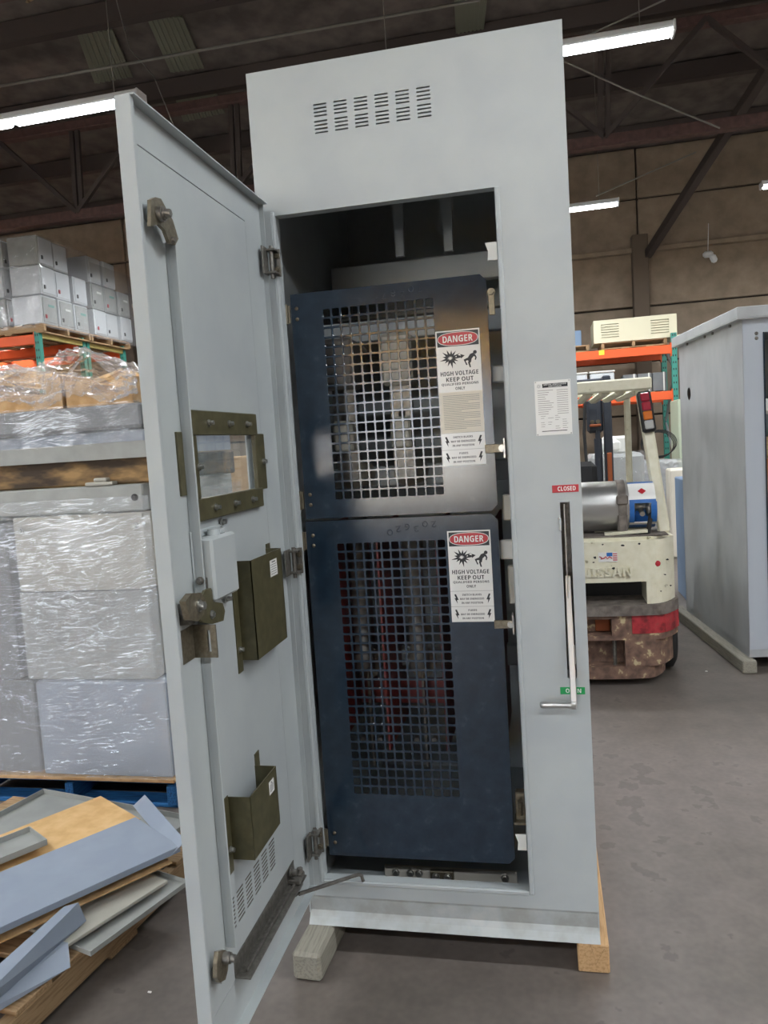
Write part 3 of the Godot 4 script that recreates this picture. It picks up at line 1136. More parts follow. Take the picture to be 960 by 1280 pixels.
func danger_sign(scr: Node3D, x0: float, x1: float, ytop: float, ybot: float, hs: Array, long_text: bool, z: float) -> void:
	# hs: heights where the sections end (symbol part, fine print, blades, fuses)
	var wst := S()
	var bst := S()
	var rst := S()
	var gst := S()
	var w2 := S()
	var cst := S()
	var w := x1 - x0
	var cx := (x0 + x1) * 0.5
	lohi(wst, Vector3(x0, ybot, z), Vector3(x1, ytop, z + 0.0008))
	z += 0.0008
	var dz := 0.0003
	var hb := 0.043
	lohi(bst, Vector3(x0 + 0.004, ytop - 0.004 - hb, z), Vector3(x1 - 0.004, ytop - 0.004, z + dz))
	var ec := Vector3(cx, ytop - 0.004 - hb / 2, z + dz)
	for q in [[0.46, 0.46, w2], [0.445, 0.42, rst]]:
		var pts := []
		for i in 36:
			var a := TAU * i / 36.0
			# flattened oval
			var ca := cos(a)
			var sa := sin(a)
			pts.append(ec + Vector3(signf(ca) * pow(absf(ca), 0.75) * w * q[0], signf(sa) * pow(absf(sa), 0.85) * hb * q[1], 0))
		extrude(q[2], pts, Vector3(0, 0, dz))
		ec.z += dz
	words(w2, "DANGER", ec, Vector3.RIGHT, Vector3.UP, w * 0.68, hb * 0.44, dz)
	var y := ytop - hb - 0.004
	# pictogram: burst, arrow, falling figure
	var py := y - 0.037
	burst(bst, Vector3(x0 + w * 0.32, py + 0.003, z), 0.027, 4, dz)
	burst(w2, Vector3(x0 + w * 0.31, py + 0.003, z + dz), 0.007, 9, dz)
	stick(bst, Vector3(x0 + w * 0.54, py + 0.004, z), 0.012, [[-0.9, 0.7], [0.1, 0.3], [0.0, 0.75], [1.1, 0.35], [0.15, -0.35], [0.1, 0.0], [-0.9, -0.2]], dz)
	var f := Vector3(x0 + w * 0.74, py, z)
	var k := 0.028
	var hp := []
	for i in 10:
		hp.append(f + Vector3(0.62 + cos(TAU * i / 10.0) * 0.2, 0.55 + sin(TAU * i / 10.0) * 0.2, 0) * k)
	extrude(bst, hp, Vector3(0, 0, dz))
	stick(bst, f, k, [[0.45, 0.5], [0.62, 0.25], [0.25, -0.1], [0.15, -0.5], [-0.2, -0.25], [-0.1, 0.1], [0.1, 0.38]], dz)
	stick(bst, f, k, [[0.15, 0.5], [0.45, 0.5], [0.3, 0.3], [-0.1, 0.5], [-0.45, 0.85], [-0.55, 0.72], [-0.2, 0.36]].slice(0, 7), dz)
	stick(bst, f, k, [[0.62, 0.35], [0.78, 0.0], [0.68, -0.3], [0.56, -0.25], [0.62, 0.0], [0.45, 0.22]], dz)
	stick(bst, f, k, [[0.15, -0.45], [-0.05, -0.15], [-0.15, -0.5], [0.0, -1.0], [0.14, -1.0], [0.05, -0.55]], dz)
	stick(bst, f, k, [[-0.2, -0.25], [-0.1, 0.05], [-0.6, -0.15], [-0.35, -0.75], [-0.22, -0.7], [-0.4, -0.3]], dz)
	# words
	var lines := [["HIGH VOLTAGE", 0.86, 0.0125], ["KEEP OUT", 0.62, 0.0125], ["QUALIFIED PERSONS", 0.84, 0.0085], ["ONLY", 0.22, 0.0085]]
	var ly := y - 0.079
	for l in lines:
		words(bst, l[0], Vector3(cx, ly, z), Vector3.RIGHT, Vector3.UP, w * l[1], l[2], dz)
		ly -= 0.0175 if l[2] > 0.01 else 0.0125
		if l[0] == "KEEP OUT":
			ly += 0.003
	if long_text:
		lohi(cst, Vector3(x0 + 0.0005, hs[1] + 0.0005, z), Vector3(x1 - 0.0005, hs[0] - 0.0005, z + dz))
		var rng := RandomNumberGenerator.new()
		rng.seed = 21
		var n := 20
		for i in n:
			var yy: float = lerpf(hs[0] - 0.012, hs[1] + 0.012, float(i) / (n - 1))
			var x2 := x0 + 0.012 + (w - 0.022) * (1.0 if i % 5 != 4 else rng.randf_range(0.3, 0.7))
			lohi(gst, Vector3(x0 + 0.012, yy, z + dz), Vector3(x2, yy + 0.0011, z + dz * 1.6))
	# two lower notices
	for q in [[hs[1], hs[2], ["SWITCH BLADES", "MAY BE ENERGIZED", "IN ANY POSITION"]], [hs[2], ybot, ["FUSES", "MAY BE ENERGIZED", "IN ANY POSITION"]]]:
		lohi(gst, Vector3(x0, q[0] - 0.0004, z), Vector3(x1, q[0] + 0.0004, z + dz * 0.5))
		var my: float = (q[0] + q[1]) * 0.5
		bolt_mark(bst, Vector3(x0 + w * 0.14, my, z), 0.015, dz, -1.0)
		bolt_mark(bst, Vector3(x0 + w * 0.88, my, z), 0.015, dz, 1.0)
		var widths := [0.45, 0.56, 0.5] if q[2][0] != "FUSES" else [0.2, 0.56, 0.5]
		for i in 3:
			words(bst, q[2][i], Vector3(cx, my + 0.0125 - i * 0.0125, z), Vector3.RIGHT, Vector3.UP, w * widths[i], 0.0058, dz)
	var list := [[wst, M.white_print], [bst, M.ink], [rst, M.red_print], [gst, M.grey_print], [w2, M.white_print]]
	if long_text:
		list.append([cst, M.cream_print])
	var sign_ := parts("danger_sign", list, scr)
	sign_.set_meta("label", "white high voltage danger sign with red oval" + (" and long small print" if long_text else ""))

# digits drawn as raised rounded strokes, standing on their heads
func hammered_number(st: SurfaceTool, digits: String, c: Vector3, w: float, h: float) -> void:
	var strokes := {
		"0": [[[0.5, 1], [0.1, 0.8], [0, 0.4], [0.2, 0.05], [0.6, 0], [0.95, 0.3], [0.95, 0.75], [0.5, 1]]],
		"2": [[[0, 0.75], [0.3, 1], [0.8, 0.95], [0.9, 0.65], [0.5, 0.35], [0, 0], [1, 0.02]]],
		"3": [[[0, 0.9], [0.5, 1], [0.9, 0.8], [0.4, 0.52], [0.95, 0.3], [0.6, 0], [0, 0.08]]],
		"6": [[[0.9, 0.95], [0.4, 0.9], [0.05, 0.4], [0.3, 0], [0.8, 0.05], [0.9, 0.4], [0.5, 0.52], [0.1, 0.35]]],
		"7": [[[0, 0.95], [0.95, 1], [0.5, 0.4], [0.35, 0]]],
		"8": [[[0.5, 0.52], [0.1, 0.75], [0.4, 1], [0.85, 0.85], [0.75, 0.6], [0.1, 0.3], [0.3, 0], [0.85, 0.1], [0.8, 0.38], [0.5, 0.52]]]}
	var step := w / digits.length()
	for i in digits.length():
		for line in strokes[digits[i]]:
			var pts := []
			for p in line:
				pts.append(c + Vector3(w / 2 - step * (i + 0.15) - p[0] * step * 0.55, h / 2 - p[1] * h + 0.006 * sin(i * 2.3) - 0.003 * i + 0.004, 0.0006))
			sweep(st, pts, 0.0017, 6)

func build_screens(cab: Node3D) -> void:
	var z := -0.05
	var specs := [
		{"x0": 0.070, "x1": 0.668, "y0": 1.398, "y1": 2.091, "m": [0.167, 1.452, 0.512, 2.04], "rows": 20, "chips": [false, true, true, false]},
		{"x0": 0.066, "x1": 0.666, "y0": 0.292, "y1": 1.389, "m": [0.161, 0.500, 0.507, 1.319], "rows": 28, "chips": [false, true, false, false]}]
	for i in 2:
		var s: Dictionary = specs[i]
		var scr := thing_part("screen_door", cab)
		scr.set_meta("label", "navy blue perforated screen door, " + ["upper one with long sign", "lower one with short sign"][i])
		var st := S()
		var m: Array = s.m
		perforated(st, m[0], m[1], m[2], m[3], 12, s.rows, z)
		part("punched_mesh", st, M.navy_enamel, scr)
		st = S()
		# frame sheet round the mesh, corner cut off
		var c := 0.018
		for r in [[s.x0, s.y0 + c, m[0], s.y1], [m[2], s.y0 + c, s.x1, s.y1 - c], [m[0], m[3], m[2], s.y1], [m[0], s.y0 + c, m[2], m[1]], [s.x0, s.y0, s.x1 - c, s.y0 + c], [m[2], s.y1 - c, s.x1 - c, s.y1]]:
			lohi(st, Vector3(r[0], r[1], z - 0.003), Vector3(r[2], r[3], z))
		extrude(st, [Vector3(s.x1 - c, s.y1 - c, z - 0.003), Vector3(s.x1, s.y1 - c, z - 0.003), Vector3(s.x1 - c, s.y1, z - 0.003)], Vector3(0, 0, 0.003))
		extrude(st, [Vector3(s.x1 - c, s.y0 + c, z - 0.003), Vector3(s.x1, s.y0 + c, z - 0.003), Vector3(s.x1 - c, s.y0, z - 0.003)], Vector3(0, 0, 0.003))
		part("frame_sheet", st, M.navy_enamel, scr)
		st = S()
		lohi(st, Vector3(s.x0, s.y0, z - 0.03), Vector3(s.x0 + 0.002, s.y1, z - 0.003))
		lohi(st, Vector3(s.x1 - 0.002, s.y0 + c, z - 0.03), Vector3(s.x1, s.y1 - c, z - 0.003))
		lohi(st, Vector3(s.x0, s.y1 - 0.002, z - 0.03), Vector3(s.x1 - c, s.y1, z - 0.003))
		lohi(st, Vector3(s.x0, s.y0, z - 0.03), Vector3(s.x1 - c, s.y0 + 0.002, z - 0.003))
		part("edge_return", st, M.navy_enamel, scr)
		# stiffener behind, hinges, rivets
		for y in [s.y0 + 0.06, s.y1 - 0.06]:
			st = S()
			lohi(st, Vector3(0.050, y - 0.028, z - 0.004), Vector3(0.066, y + 0.028, z + 0.006), 0.002)
			tube(st, Vector3(0.056, y - 0.03, z + 0.01), Vector3(0.056, y + 0.03, z + 0.01), 0.006, -1, 10)
			part("hinge", st, M.bronze_zinc, scr)
			for q in [-0.016, 0.016]:
				st = S()
				lathe(st, Vector3(0.088, y + q, z), Vector3.BACK, [[0.006, 0.0], [0.005, 0.003], [0.0, 0.004]], 10)
				part("rivet", st, M.bronze_zinc, scr)
				st = S()
				lathe(st, Vector3(0.055, y + q, z + 0.008), Vector3.BACK, [[0.006, 0.0], [0.005, 0.005], [0.0, 0.007]], 8)
				part("rivet", st, M.steel, scr)
		# number hammered through from the back, seen upside down and mirrored
		st = S()
		hammered_number(st, ["703872", "203620"][i], Vector3(0.402, s.y1 - 0.028, z), 0.165, 0.017)
		part("embossed_number", st, M.navy_enamel, scr)
		# latch tongue on the free side
		var ly: float = [1.583, 1.053][i]
		st = S()
		lohi(st, Vector3(0.64, ly - 0.013, z + 0.001), Vector3(0.70, ly + 0.013, z + 0.006), 0.0015)
		part("latch_tongue", st, M.bronze_zinc, scr)
		st = S()
		hexbolt(st, Vector3(0.69, ly, z + 0.006), Vector3.BACK, 0.008, 0.01)
		lohi(st, Vector3(0.694, ly - 0.03, z - 0.03), Vector3(0.7, ly + 0.03, z + 0.012), 0.001)
		part("latch_bolt", st, M.steel, scr)
		if i == 0:
			danger_sign(scr, 0.511, 0.6415, 1.938, 1.539, [1.758, 1.636, 1.586], true, z)
			st = S()
			lohi(st, Vector3(0.672, 1.97, z + 0.001), Vector3(0.69, 2.03, z + 0.007), 0.0015)
			hexbolt(st, Vector3(0.681, 2.035, z + 0.004), Vector3.BACK, 0.009, 0.012)
			part("latch_tongue", st, M.bronze_zinc, scr)
		else:
			danger_sign(scr, 0.512, 0.642, 1.342, 1.0615, [1.157, 1.157, 1.109], false, z)

# ---------- the open outer door, swung out by 90 degrees: its inner side faces +x ----------
func yz(px: float, py: float, x: float) -> Vector3:
	return at_x(px, py, x)

func door_box(st: SurfaceTool, x0: float, x1: float, y0: float, y1: float, z0: float, z1: float, bev := 0.0) -> void:
	lohi(st, Vector3(x0, y0, z0), Vector3(x1, y1, z1), bev)

func build_door(cab: Node3D) -> void:
	var y0 := 0.232
	var y1 := 2.344
	var z0 := 0.03
	var z1 := 0.782
	var xf := 0.020   # inner face
	var win := [-0.612, 1.515, -0.236, 1.668]
	var door := thing_part("door", cab)
	door.set_meta("label", "light grey outer door swung wide open, inner side showing")
	# outer skin with window opening, left closed behind the vents to keep them dark; u runs towards -z
	var vents := []
	for i in 6:
		for j in 8:
			var u0 := -0.628 + i * 0.0565
			var v0 := 0.461 + j * 0.0104
			vents.append([u0, v0, u0 + 0.042, v0 + 0.0060])
	var st := S()
	var U := Vector3(0, 0, -1)
	plate(st, Vector3(0.006, 0, 0), U, Vector3.UP, [-z1, y0, -z0, y1], [win], 0.004)
	part("outer_skin", st, M.grey_enamel, door)
	# border and inner sheet with a narrow gap between them
	var seam := [-0.756, 0.342, -0.155, 2.264]
	st = S()
	plate(st, Vector3(xf, 0, 0), U, Vector3.UP, [-z1, y0, -z0, y1], [seam], 0.004)
	part("border_sheet", st, M.grey_enamel, door)
	st = S()
	var g := 0.0035
	plate(st, Vector3(xf + 0.001, 0, 0), U, Vector3.UP, [seam[0] + g * 0.3, seam[1] + g, seam[2] - g, seam[3] - g], [win] + vents, 0.0015)
	part("inner_sheet", st, M.grey_enamel, door)
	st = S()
	door_box(st, 0.011, 0.012, 0.45, 0.56, 0.28, 0.645)  # plain plate added behind the vent slots so that they look dark
	part("vent_shade_plate", st, M.vent_shade_brown, door)
	# returns round the door
	st = S()
	door_box(st, 0.002, 0.037, y0, y1, z1 - 0.003, z1 + 0.001, 0.0012)
	door_box(st, 0.030, 0.037, y0, y1, z1 - 0.012, z1 - 0.003)
	part("free_edge_return", st, M.grey_enamel, door)
	st = S()
	door_box(st, 0.002, 0.046, y1 - 0.003, y1, z0, z1)
	door_box(st, 0.002, 0.046, y0, y0 + 0.003, z0, z1)
	door_box(st, 0.002, 0.034, y0, y1, z0, z0 + 0.003)
	part("edge_return", st, M.grey_enamel, door)
	# vertical lock bar
	st = S()
	door_box(st, 0.030, 0.047, 0.455, 2.085, 0.650, 0.656, 0.001)
	door_box(st, 0.022, 0.030, 0.455, 2.085, 0.652, 0.655)
	part("lock_bar", st, M.grey_enamel, door)
	# top and bottom roller latches
	st = S()
	var lx := 0.046
	tube(st, Vector3(xf, 2.128, 0.728), Vector3(lx, 2.128, 0.728), 0.019, 0.017, 16)
	part("latch_boss", st, M.grey_enamel, door)
	st = S()
	var pl := []
	for p in [[184, 250], [190, 247], [197, 249], [204, 262], [212, 276], [219, 299], [215, 307], [208, 304], [202, 288], [195, 281], [184, 283]]:
		pl.append(yz(p[0], p[1], lx))
	extrude(st, pl, Vector3(0.008, 0, 0))
	part("latch_cam", st, M.bronze_zinc, door)
	st = S()
	var q := yz(199, 268, lx + 0.008)
	tube(st, q, q + Vector3(0.010, 0, 0), 0.016, -1, 16)
	hexbolt(st, q + Vector3(0.010, 0, 0), Vector3.RIGHT, 0.009, 0.016)
	var q2 := yz(215, 300, lx + 0.008)
	hexbolt(st, q2, Vector3.RIGHT, 0.005, 0.008)
	part("latch_bolt", st, M.worn_steel, door)
	st = S()
	tube(st, Vector3(xf, 0.437, 0.725), Vector3(lx, 0.437, 0.725), 0.019, 0.017, 16)
	part("latch_boss", st, M.grey_enamel, door)
	st = S()
	pl = []
	for p in [[268, 1189], [277, 1187], [281, 1196], [280, 1212], [277, 1224], [270, 1228], [266, 1222], [266, 1204]]:
		pl.append(yz(p[0], p[1], lx))
	extrude(st, pl, Vector3(0.010, 0, 0))
	part("latch_cam", st, M.bronze_zinc, door)
	st = S()
	q = yz(280, 1197, lx + 0.010)
	tube(st, q, q + Vector3(0.012, 0, 0), 0.013, -1, 12)
	hexbolt(st, q + Vector3(0.012, 0, 0), Vector3.RIGHT, 0.009, 0.016)
	part("latch_bolt", st, M.worn_steel, door)
	# window: pane and four olive clamp strips
	st = S()
	door_box(st, 0.014, 0.018, win[1] - 0.01, win[3] + 0.01, 0.226, 0.622)
	part("window_pane", st, M.pane, door)
	for c in [[1.664, 1.722, 0.224, 0.634], [1.466, 1.518, 0.216, 0.630]]:
		st = S()
		door_box(st, xf + 0.001, xf + 0.016, c[0], c[1], c[2], c[3], 0.002)
		part("window_clamp", st, M.olive_plate, door)
		for zz in [0.3, 0.42, 0.54]:
			st = S()
			hexbolt(st, Vector3(xf + 0.016, (c[0] + c[1]) * 0.5, zz), Vector3.RIGHT, 0.006, 0.014)
			part("clamp_bolt", st, M.steel, door)
	for c in [[1.518, 1.664, 0.605, 0.636], [1.512, 1.668, 0.172, 0.240]]:
		st = S()
		door_box(st, xf + 0.001, xf + 0.014, c[0], c[1], c[2], c[3], 0.002)
		part("window_clamp", st, M.olive_plate, door)
		st = S()
		hexbolt(st, Vector3(xf + 0.014, 1.59, (c[2] + c[3]) * 0.5 - 0.012), Vector3.RIGHT, 0.006, 0.012)
		part("clamp_bolt", st, M.steel, door)
	st = S()
	door_box(st, xf, xf + 0.006, 1.53, 1.672, 0.66, 0.686, 0.001)
	part("window_clamp", st, M.olive_plate, door)
	# grey latch cover box
	st = S()
	door_box(st, xf + 0.001, 0.068, 1.283, 1.430, 0.508, 0.645, 0.006)
	door_box(st, xf + 0.001, 0.026, 1.265, 1.447, 0.49, 0.66, 0.002)
	part("latch_cover", st, M.grey_enamel, door)
	st = S()
	tube(st, Vector3(0.045, 1.430, 0.585), Vector3(0.045, 1.445, 0.585), 0.016, 0.013, 14)
	door_box(st, 0.04, 0.056, 1.43, 1.443, 0.54, 0.57, 0.002)
	part("cover_lug", st, M.grey_enamel, door)
	for p in [[0.49, 1.452], [0.5, 1.262]]:
		st = S()
		hexbolt(st, Vector3(0.026, p[1], p[0]), Vector3.RIGHT, 0.007, 0.014)
		part("cover_bolt", st, M.steel, door)
	# document pockets: back flange, sides, face, open top
	pocket(door, 0.066, 1.085, 1.342, 0.192, 0.422, 0.452, 0.012, "large olive document pocket")
	pocket(door, 0.080, 0.632, 0.788, 0.395, 0.578, 0.606, 0.03, "small olive document pocket")
	# labels on the pockets
	for l in [[0.0665, 1.275, 1.32, 0.235, 0.29], [0.0805, 0.735, 0.768, 0.42, 0.455]]:
		st = S()
		var ink := S()
		door_box(st, l[0], l[0] + 0.0008, l[1], l[2], l[3], l[4])
		for i in 6:
			var yy: float = lerpf(l[2] - 0.007, l[1] + 0.006, i / 5.0)
			door_box(ink, l[0] + 0.0008, l[0] + 0.001, yy, yy + (0.003 if i == 0 else 0.0013), l[3] + (0.014 if i == 0 else 0.006), l[4] - (0.014 if i == 0 else 0.005))
		parts("pocket_label", [[st, M.white_print], [ink, M.ink]], door)
	# centre lock: boss, cam plates, padlock bracket
	st = S()
	tube(st, Vector3(xf, 1.275, 0.735), Vector3(0.05, 1.275, 0.735), 0.024, 0.022, 16)
	part("lock_boss", st, M.worn_steel, door)
	st = S()
	pl = []
	for p in [[224, 752], [232, 742], [244, 741], [250, 750], [248, 768], [240, 777], [230, 775]]:
		pl.append(yz(p[0], p[1], 0.048))
	extrude(st, pl, Vector3(0.014, 0, 0))
	part("lock_cam", st, M.bronze_zinc, door)
	st = S()
	pl = []
	for p in [[248, 750], [253, 738], [260, 735], [264, 742], [263, 752], [275, 754], [278, 764], [276, 776], [262, 780], [250, 778], [243, 770]]:
		pl.append(yz(p[0], p[1], 0.052))
	extrude(st, pl, Vector3(0.007, 0, 0))
	part("lock_plate", st, M.olive_plate, door)
	st = S()
	q = yz(248, 757, 0.06)
	hexbolt(st, q, Vector3.RIGHT, 0.010, 0.016)
	part("lock_bolt", st, M.steel, door)
	st = S()
	q = yz(265, 768, 0.059)
	hexbolt(st, q, Vector3.RIGHT, 0.008, 0.006)
	part("lock_bolt", st, M.steel, door)
	st = S()
	# padlock hasp bracket with a slot, standing off the face
	plate(st, Vector3(0.0, 0.0, 0.685), Vector3.RIGHT, Vector3.UP, [xf, 1.165, 0.078, 1.240], [[0.057, 1.178, 0.064, 1.228]], 0.004)
	door_box(st, xf, xf + 0.004, 1.165, 1.240, 0.685, 0.775, 0.001)
	part("padlock_bracket", st, M.bronze_zinc, door)
	st = S()
	hexbolt(st, Vector3(0.038, 1.335, 0.656), Vector3.BACK, 0.007, 0.012)
	hexbolt(st, Vector3(0.040, 1.330, 0.650), Vector3.FORWARD, 0.006, 0.01)
	door_box(st, 0.048, 0.05, 1.28, 1.34, 0.64, 0.65)
	part("bar_bolt", st, M.worn_steel, door)
	# slotted stay channel near the foot of the door
	st = S()
	door_box(st, xf + 0.001, 0.024, 0.352, 0.397, 0.17, 0.62, 0.001)
	door_box(st, xf + 0.001, 0.062, 0.349, 0.353, 0.17, 0.62, 0.001)
	door_box(st, 0.040, 0.046, 0.353, 0.361, 0.2, 0.6, 0.001)
	part("stay_channel", st, M.worn_steel, door)
	st = S()
	hexbolt(st, Vector3(0.03, 0.387, 0.22), Vector3.RIGHT, 0.010, 0.02)
	hexbolt(st, Vector3(0.05, 0.367, 0.195), Vector3.UP, 0.010, 0.02)
	door_box(st, 0.022, 0.06, 0.355, 0.369, 0.18, 0.23, 0.002)
	part("stay_clamp", st, M.worn_steel, door)
	# hinges on the jamb
	for hy in [2.176, 1.276, 0.372]:
		var h := S()
		door_box(h, 0.030, 0.036, hy - 0.04, hy + 0.04, 0.028, 0.07, 0.001)
		tube(h, Vector3(0.047, hy - 0.05, 0.03), Vector3(0.047, hy + 0.045, 0.03), 0.006, -1, 10)
		lohi(h, Vector3(0.034, hy + 0.030, 0.006), Vector3(0.062, hy + 0.036, 0.042), 0.001)
		lohi(h, Vector3(0.034, hy - 0.036, 0.006), Vector3(0.062, hy - 0.030, 0.042), 0.001)
		lohi(h, Vector3(0.034, hy - 0.04, 0.0), Vector3(0.066, hy + 0.04, 0.007), 0.001)
		part("hinge", h, M.worn_steel, door)
		for k in [-0.02, 0.02]:
			h = S()
			hexbolt(h, Vector3(0.056, hy + k, 0.007), Vector3.BACK, 0.007, 0.008)
			part("hinge_bolt", h, M.bronze_zinc, door)
	# stay rod from the channel to the cabinet sill
	st = S()
	var r0 := at_x(369, 1119, 0.05)
	var r1 := at_z(448, 1093, 0.014)
	sweep(st, [Vector3(0.05, 0.355, 0.20), Vector3(0.05, 0.335, 0.19), r0, r0.lerp(r1, 0.06), r0.lerp(r1, 0.5), r0.lerp(r1, 0.94), r1, r1 + Vector3(0.008, -0.006, -0.006), r1 + Vector3(0.011, -0.028, -0.012)], 0.0058, 10)
	part("stay_rod", st, M.worn_steel, cab)

func pocket(door: Node3D, xo: float, y0: float, y1: float, z0: float, z1: float, zf: float, up: float, label: String) -> void:
	var st := S()
	var x := 0.021
	var t := 0.0025
	door_box(st, xo - t, xo, y0, y1, z0, z1)
	door_box(st, x, xo, y0, y1, z1 - t, z1)
	door_box(st, x, xo, y0, y1, z0, z0 + t)
	door_box(st, x, xo, y0 - t, y0, z0, z1)
	door_box(st, x, x + t, y0 - 0.03, y1 + 0.004, z1, zf)
	door_box(st, x, x + t, y0 - 0.01, y1 + up, z0 - 0.03, z0)
	var o := part("document_pocket", st, M.olive_plate, door)
	o.set_meta("label", label)
	for p in [[y0 + 0.03, (z1 + zf) * 0.5], [y1 - 0.02, z0 - 0.012]]:
		st = S()
		hexbolt(st, Vector3(x + t, p[0], p[1]), Vector3.RIGHT, 0.006, 0.012)
		part("pocket_bolt", st, M.steel, door)

func build_blocks() -> void:
	var st := S()
	lohi(st, Vector3(0.842, 0.001, -1.2), Vector3(0.934, 0.091, 0.018), 0.004)
	var a := solo("timber_block", st, M.pine_z, "fresh pine timber block with cracked end under the cabinet", "timber")
	st = S()
	var c := Vector3(0.888, 0.05, 0.0182)
	for p in [[0.0, 0.042, 0.012, -0.006], [0.012, -0.006, 0.014, -0.042], [0.014, -0.02, 0.04, 0.03]]:
		bar(st, c + Vector3(p[0] - 0.008, p[1], 0), c + Vector3(p[2] - 0.008, p[3], 0), 0.0016, 0.0006)
	part("end_crack", st, M.charred_lumber, a)
	st = S()
	box(st, Vector3(0.066, 0.046, -0.5), Vector3(0.092, 0.09, 1.32), 0.01, Basis(Vector3.UP, -0.05))
	solo("timber_block", st, M.grey_wood_z, "weathered grey timber block under the hinge side of the cabinet", "timber")

# =====================================================================
# the second cabinet
# =====================================================================
func build_right_cabinet() -> void:
	var o := thing("equipment_enclosure", "old grey sheet metal enclosure with overhanging roof on timber skid", "enclosure", Vector3(2.055, 0, -3.0), 0.107)
	var st := S()
	var D := 1.4
	var W := 1.2
	var T := 2.25
	# side sheet with a round knock-out hole
	var kz := -1.16
	var ky := 1.86
	var kh := 0.07
	var kr := 0.047
	plate(st, Vector3(0, 0, 0), Vector3.BACK, Vector3.UP, [-D, 0.10, 0.0, T], [[kz - kh, ky - kh, kz + kh, ky + kh]], 0.003)
	for i in 32:
		var e := []
		for a in [TAU * i / 32.0, TAU * (i + 1) / 32.0]:
			var d := Vector3(0, sin(a), cos(a))
			e.append(Vector3(0, ky, kz) + d * kr)
			e.append(Vector3(0, ky, kz) + d * (kh / maxf(absf(d.y), absf(d.z))))
		quad(st, e[0], e[1], e[3], e[2], Vector3.LEFT)
		quad(st, e[0], e[2], e[2] + Vector3(0.003, 0, 0), e[0] + Vector3(0.003, 0, 0), Vector3(0, ky, kz) - e[0])
	part("side_panel", st, M.old_grey_enamel, o)
	st = S()
	plate(st, Vector3(0, 0, 0), Vector3.RIGHT, Vector3.UP, [0.0, 0.14, W, T], [[0.125, 0.2, W - 0.125, T - 0.085]], 0.003)
	part("front_frame", st, M.front_enamel, o)
	st = S()
	lohi(st, Vector3(0.122, 0.2, -0.06), Vector3(0.128, T - 0.085, 0.012), 0.001)
	part("door_gasket", st, M.navy_enamel, o)
	st = S()
	lohi(st, Vector3(W - 0.003, 0.1, -D), Vector3(W, T, -0.003))
	part("side_panel", st, M.old_grey_enamel, o)
	st = S()
	lohi(st, Vector3(-0.045, T, -D - 0.04), Vector3(W + 0.045, T + 0.006, 0.05))
	lohi(st, Vector3(-0.045, T + 0.006, -D - 0.04), Vector3(W + 0.045, T + 0.075, 0.05), 0.004)
	part("roof_cap", st, M.old_grey_enamel, o)
	for z in [-0.2, -0.55, -0.72, -1.15]:
		st = S()
		tube(st, Vector3(-0.012, T - 0.008, z), Vector3(0.0, T - 0.008, z), 0.012, -1, 6)
		part("roof_bolt", st, M.worn_steel, o)
	for y in [2.13, 2.16]:
		st = S()
		lathe(st, Vector3(0.085, y, 0.0), Vector3.BACK, [[0.012, 0.0], [0.01, 0.006], [0.0, 0.008]], 8)
		part("frame_bolt", st, M.worn_steel, o)
	st = S()
	lohi(st, Vector3(0.0, 0.085, -D), Vector3(W, 0.14, -0.01), 0.002)
	lohi(st, Vector3(0.0, 0.14, -0.03), Vector3(W, 0.2, -0.012))
	part("base_channel", st, M.old_grey_enamel, o)
	st = S()
	lohi(st, Vector3(0.003, 0.1, -D), Vector3(W - 0.003, T, -D + 0.003))
	part("back_panel", st, M.old_grey_enamel, o)
	# what shows inside
	st = S()
	lohi(st, Vector3(0.13, 0.62, -0.9), Vector3(0.8, 1.35, -0.45), 0.01)
	part("orange_insulation_box", st, M.brick_orange, o)
	st = S()
	lohi(st, Vector3(0.13, 1.36, -0.9), Vector3(0.8, 1.5, -0.48), 0.01)
	part("inner_shelf_wood", st, M.pallet_x, o)
	st = S()
	lohi(st, Vector3(0.12, 1.66, -0.7), Vector3(1.1, 1.76, -0.3), 0.02)
	part("white_duct", st, M.white_plastic, o)
	st = S()
	lohi(st, Vector3(0.13, 0.2, -0.9), Vector3(0.8, 0.58, -0.4), 0.02)
	part("dark_bus_compartment", st, M.dark_switch, o)
	# skid boards
	for s in [0, 1]:
		st = S()
		var x: float = -0.02 + s * 0.95
		lohi(st, Vector3(x - 0.045, 0.0, -D - 0.2), Vector3(x + 0.045, 0.085, 0.06), 0.006)
		var b := solo("skid_timber", st, M.grey_wood_z, "weathered skid timber under the old grey enclosure" + [", on its long panelled side", ", on its far side"][s], "timber", "skid timbers")
		b.position = o.position
		b.rotation.y = 0.107

# =====================================================================
# forklift, seen from behind
# =====================================================================
func plan(zr: float, half: float, deep: float, inset := 0.0) -> Array:
	# rounded counterweight outline (y = 0) about x = 0, rear face at z = zr
	var pts := []
	for i in 33:
		var x := lerpf(-half, half, i / 32.0)
		var k := absf(x) / half
		pts.append(Vector3(x, 0, zr - inset - 0.05 * k * k - (0.16 * pow(maxf(k - 0.72, 0.0) / 0.28, 2.0))))
	pts.append(Vector3(half, 0, zr - deep))
	pts.append(Vector3(-half, 0, zr - deep))
	return pts

func slab(st: SurfaceTool, pts: Array, y0: float, y1: float) -> void:
	var q := []
	for p in pts:
		q.append(Vector3(p.x, y0, p.z))
	extrude(st, q, Vector3(0, y1 - y0, 0))

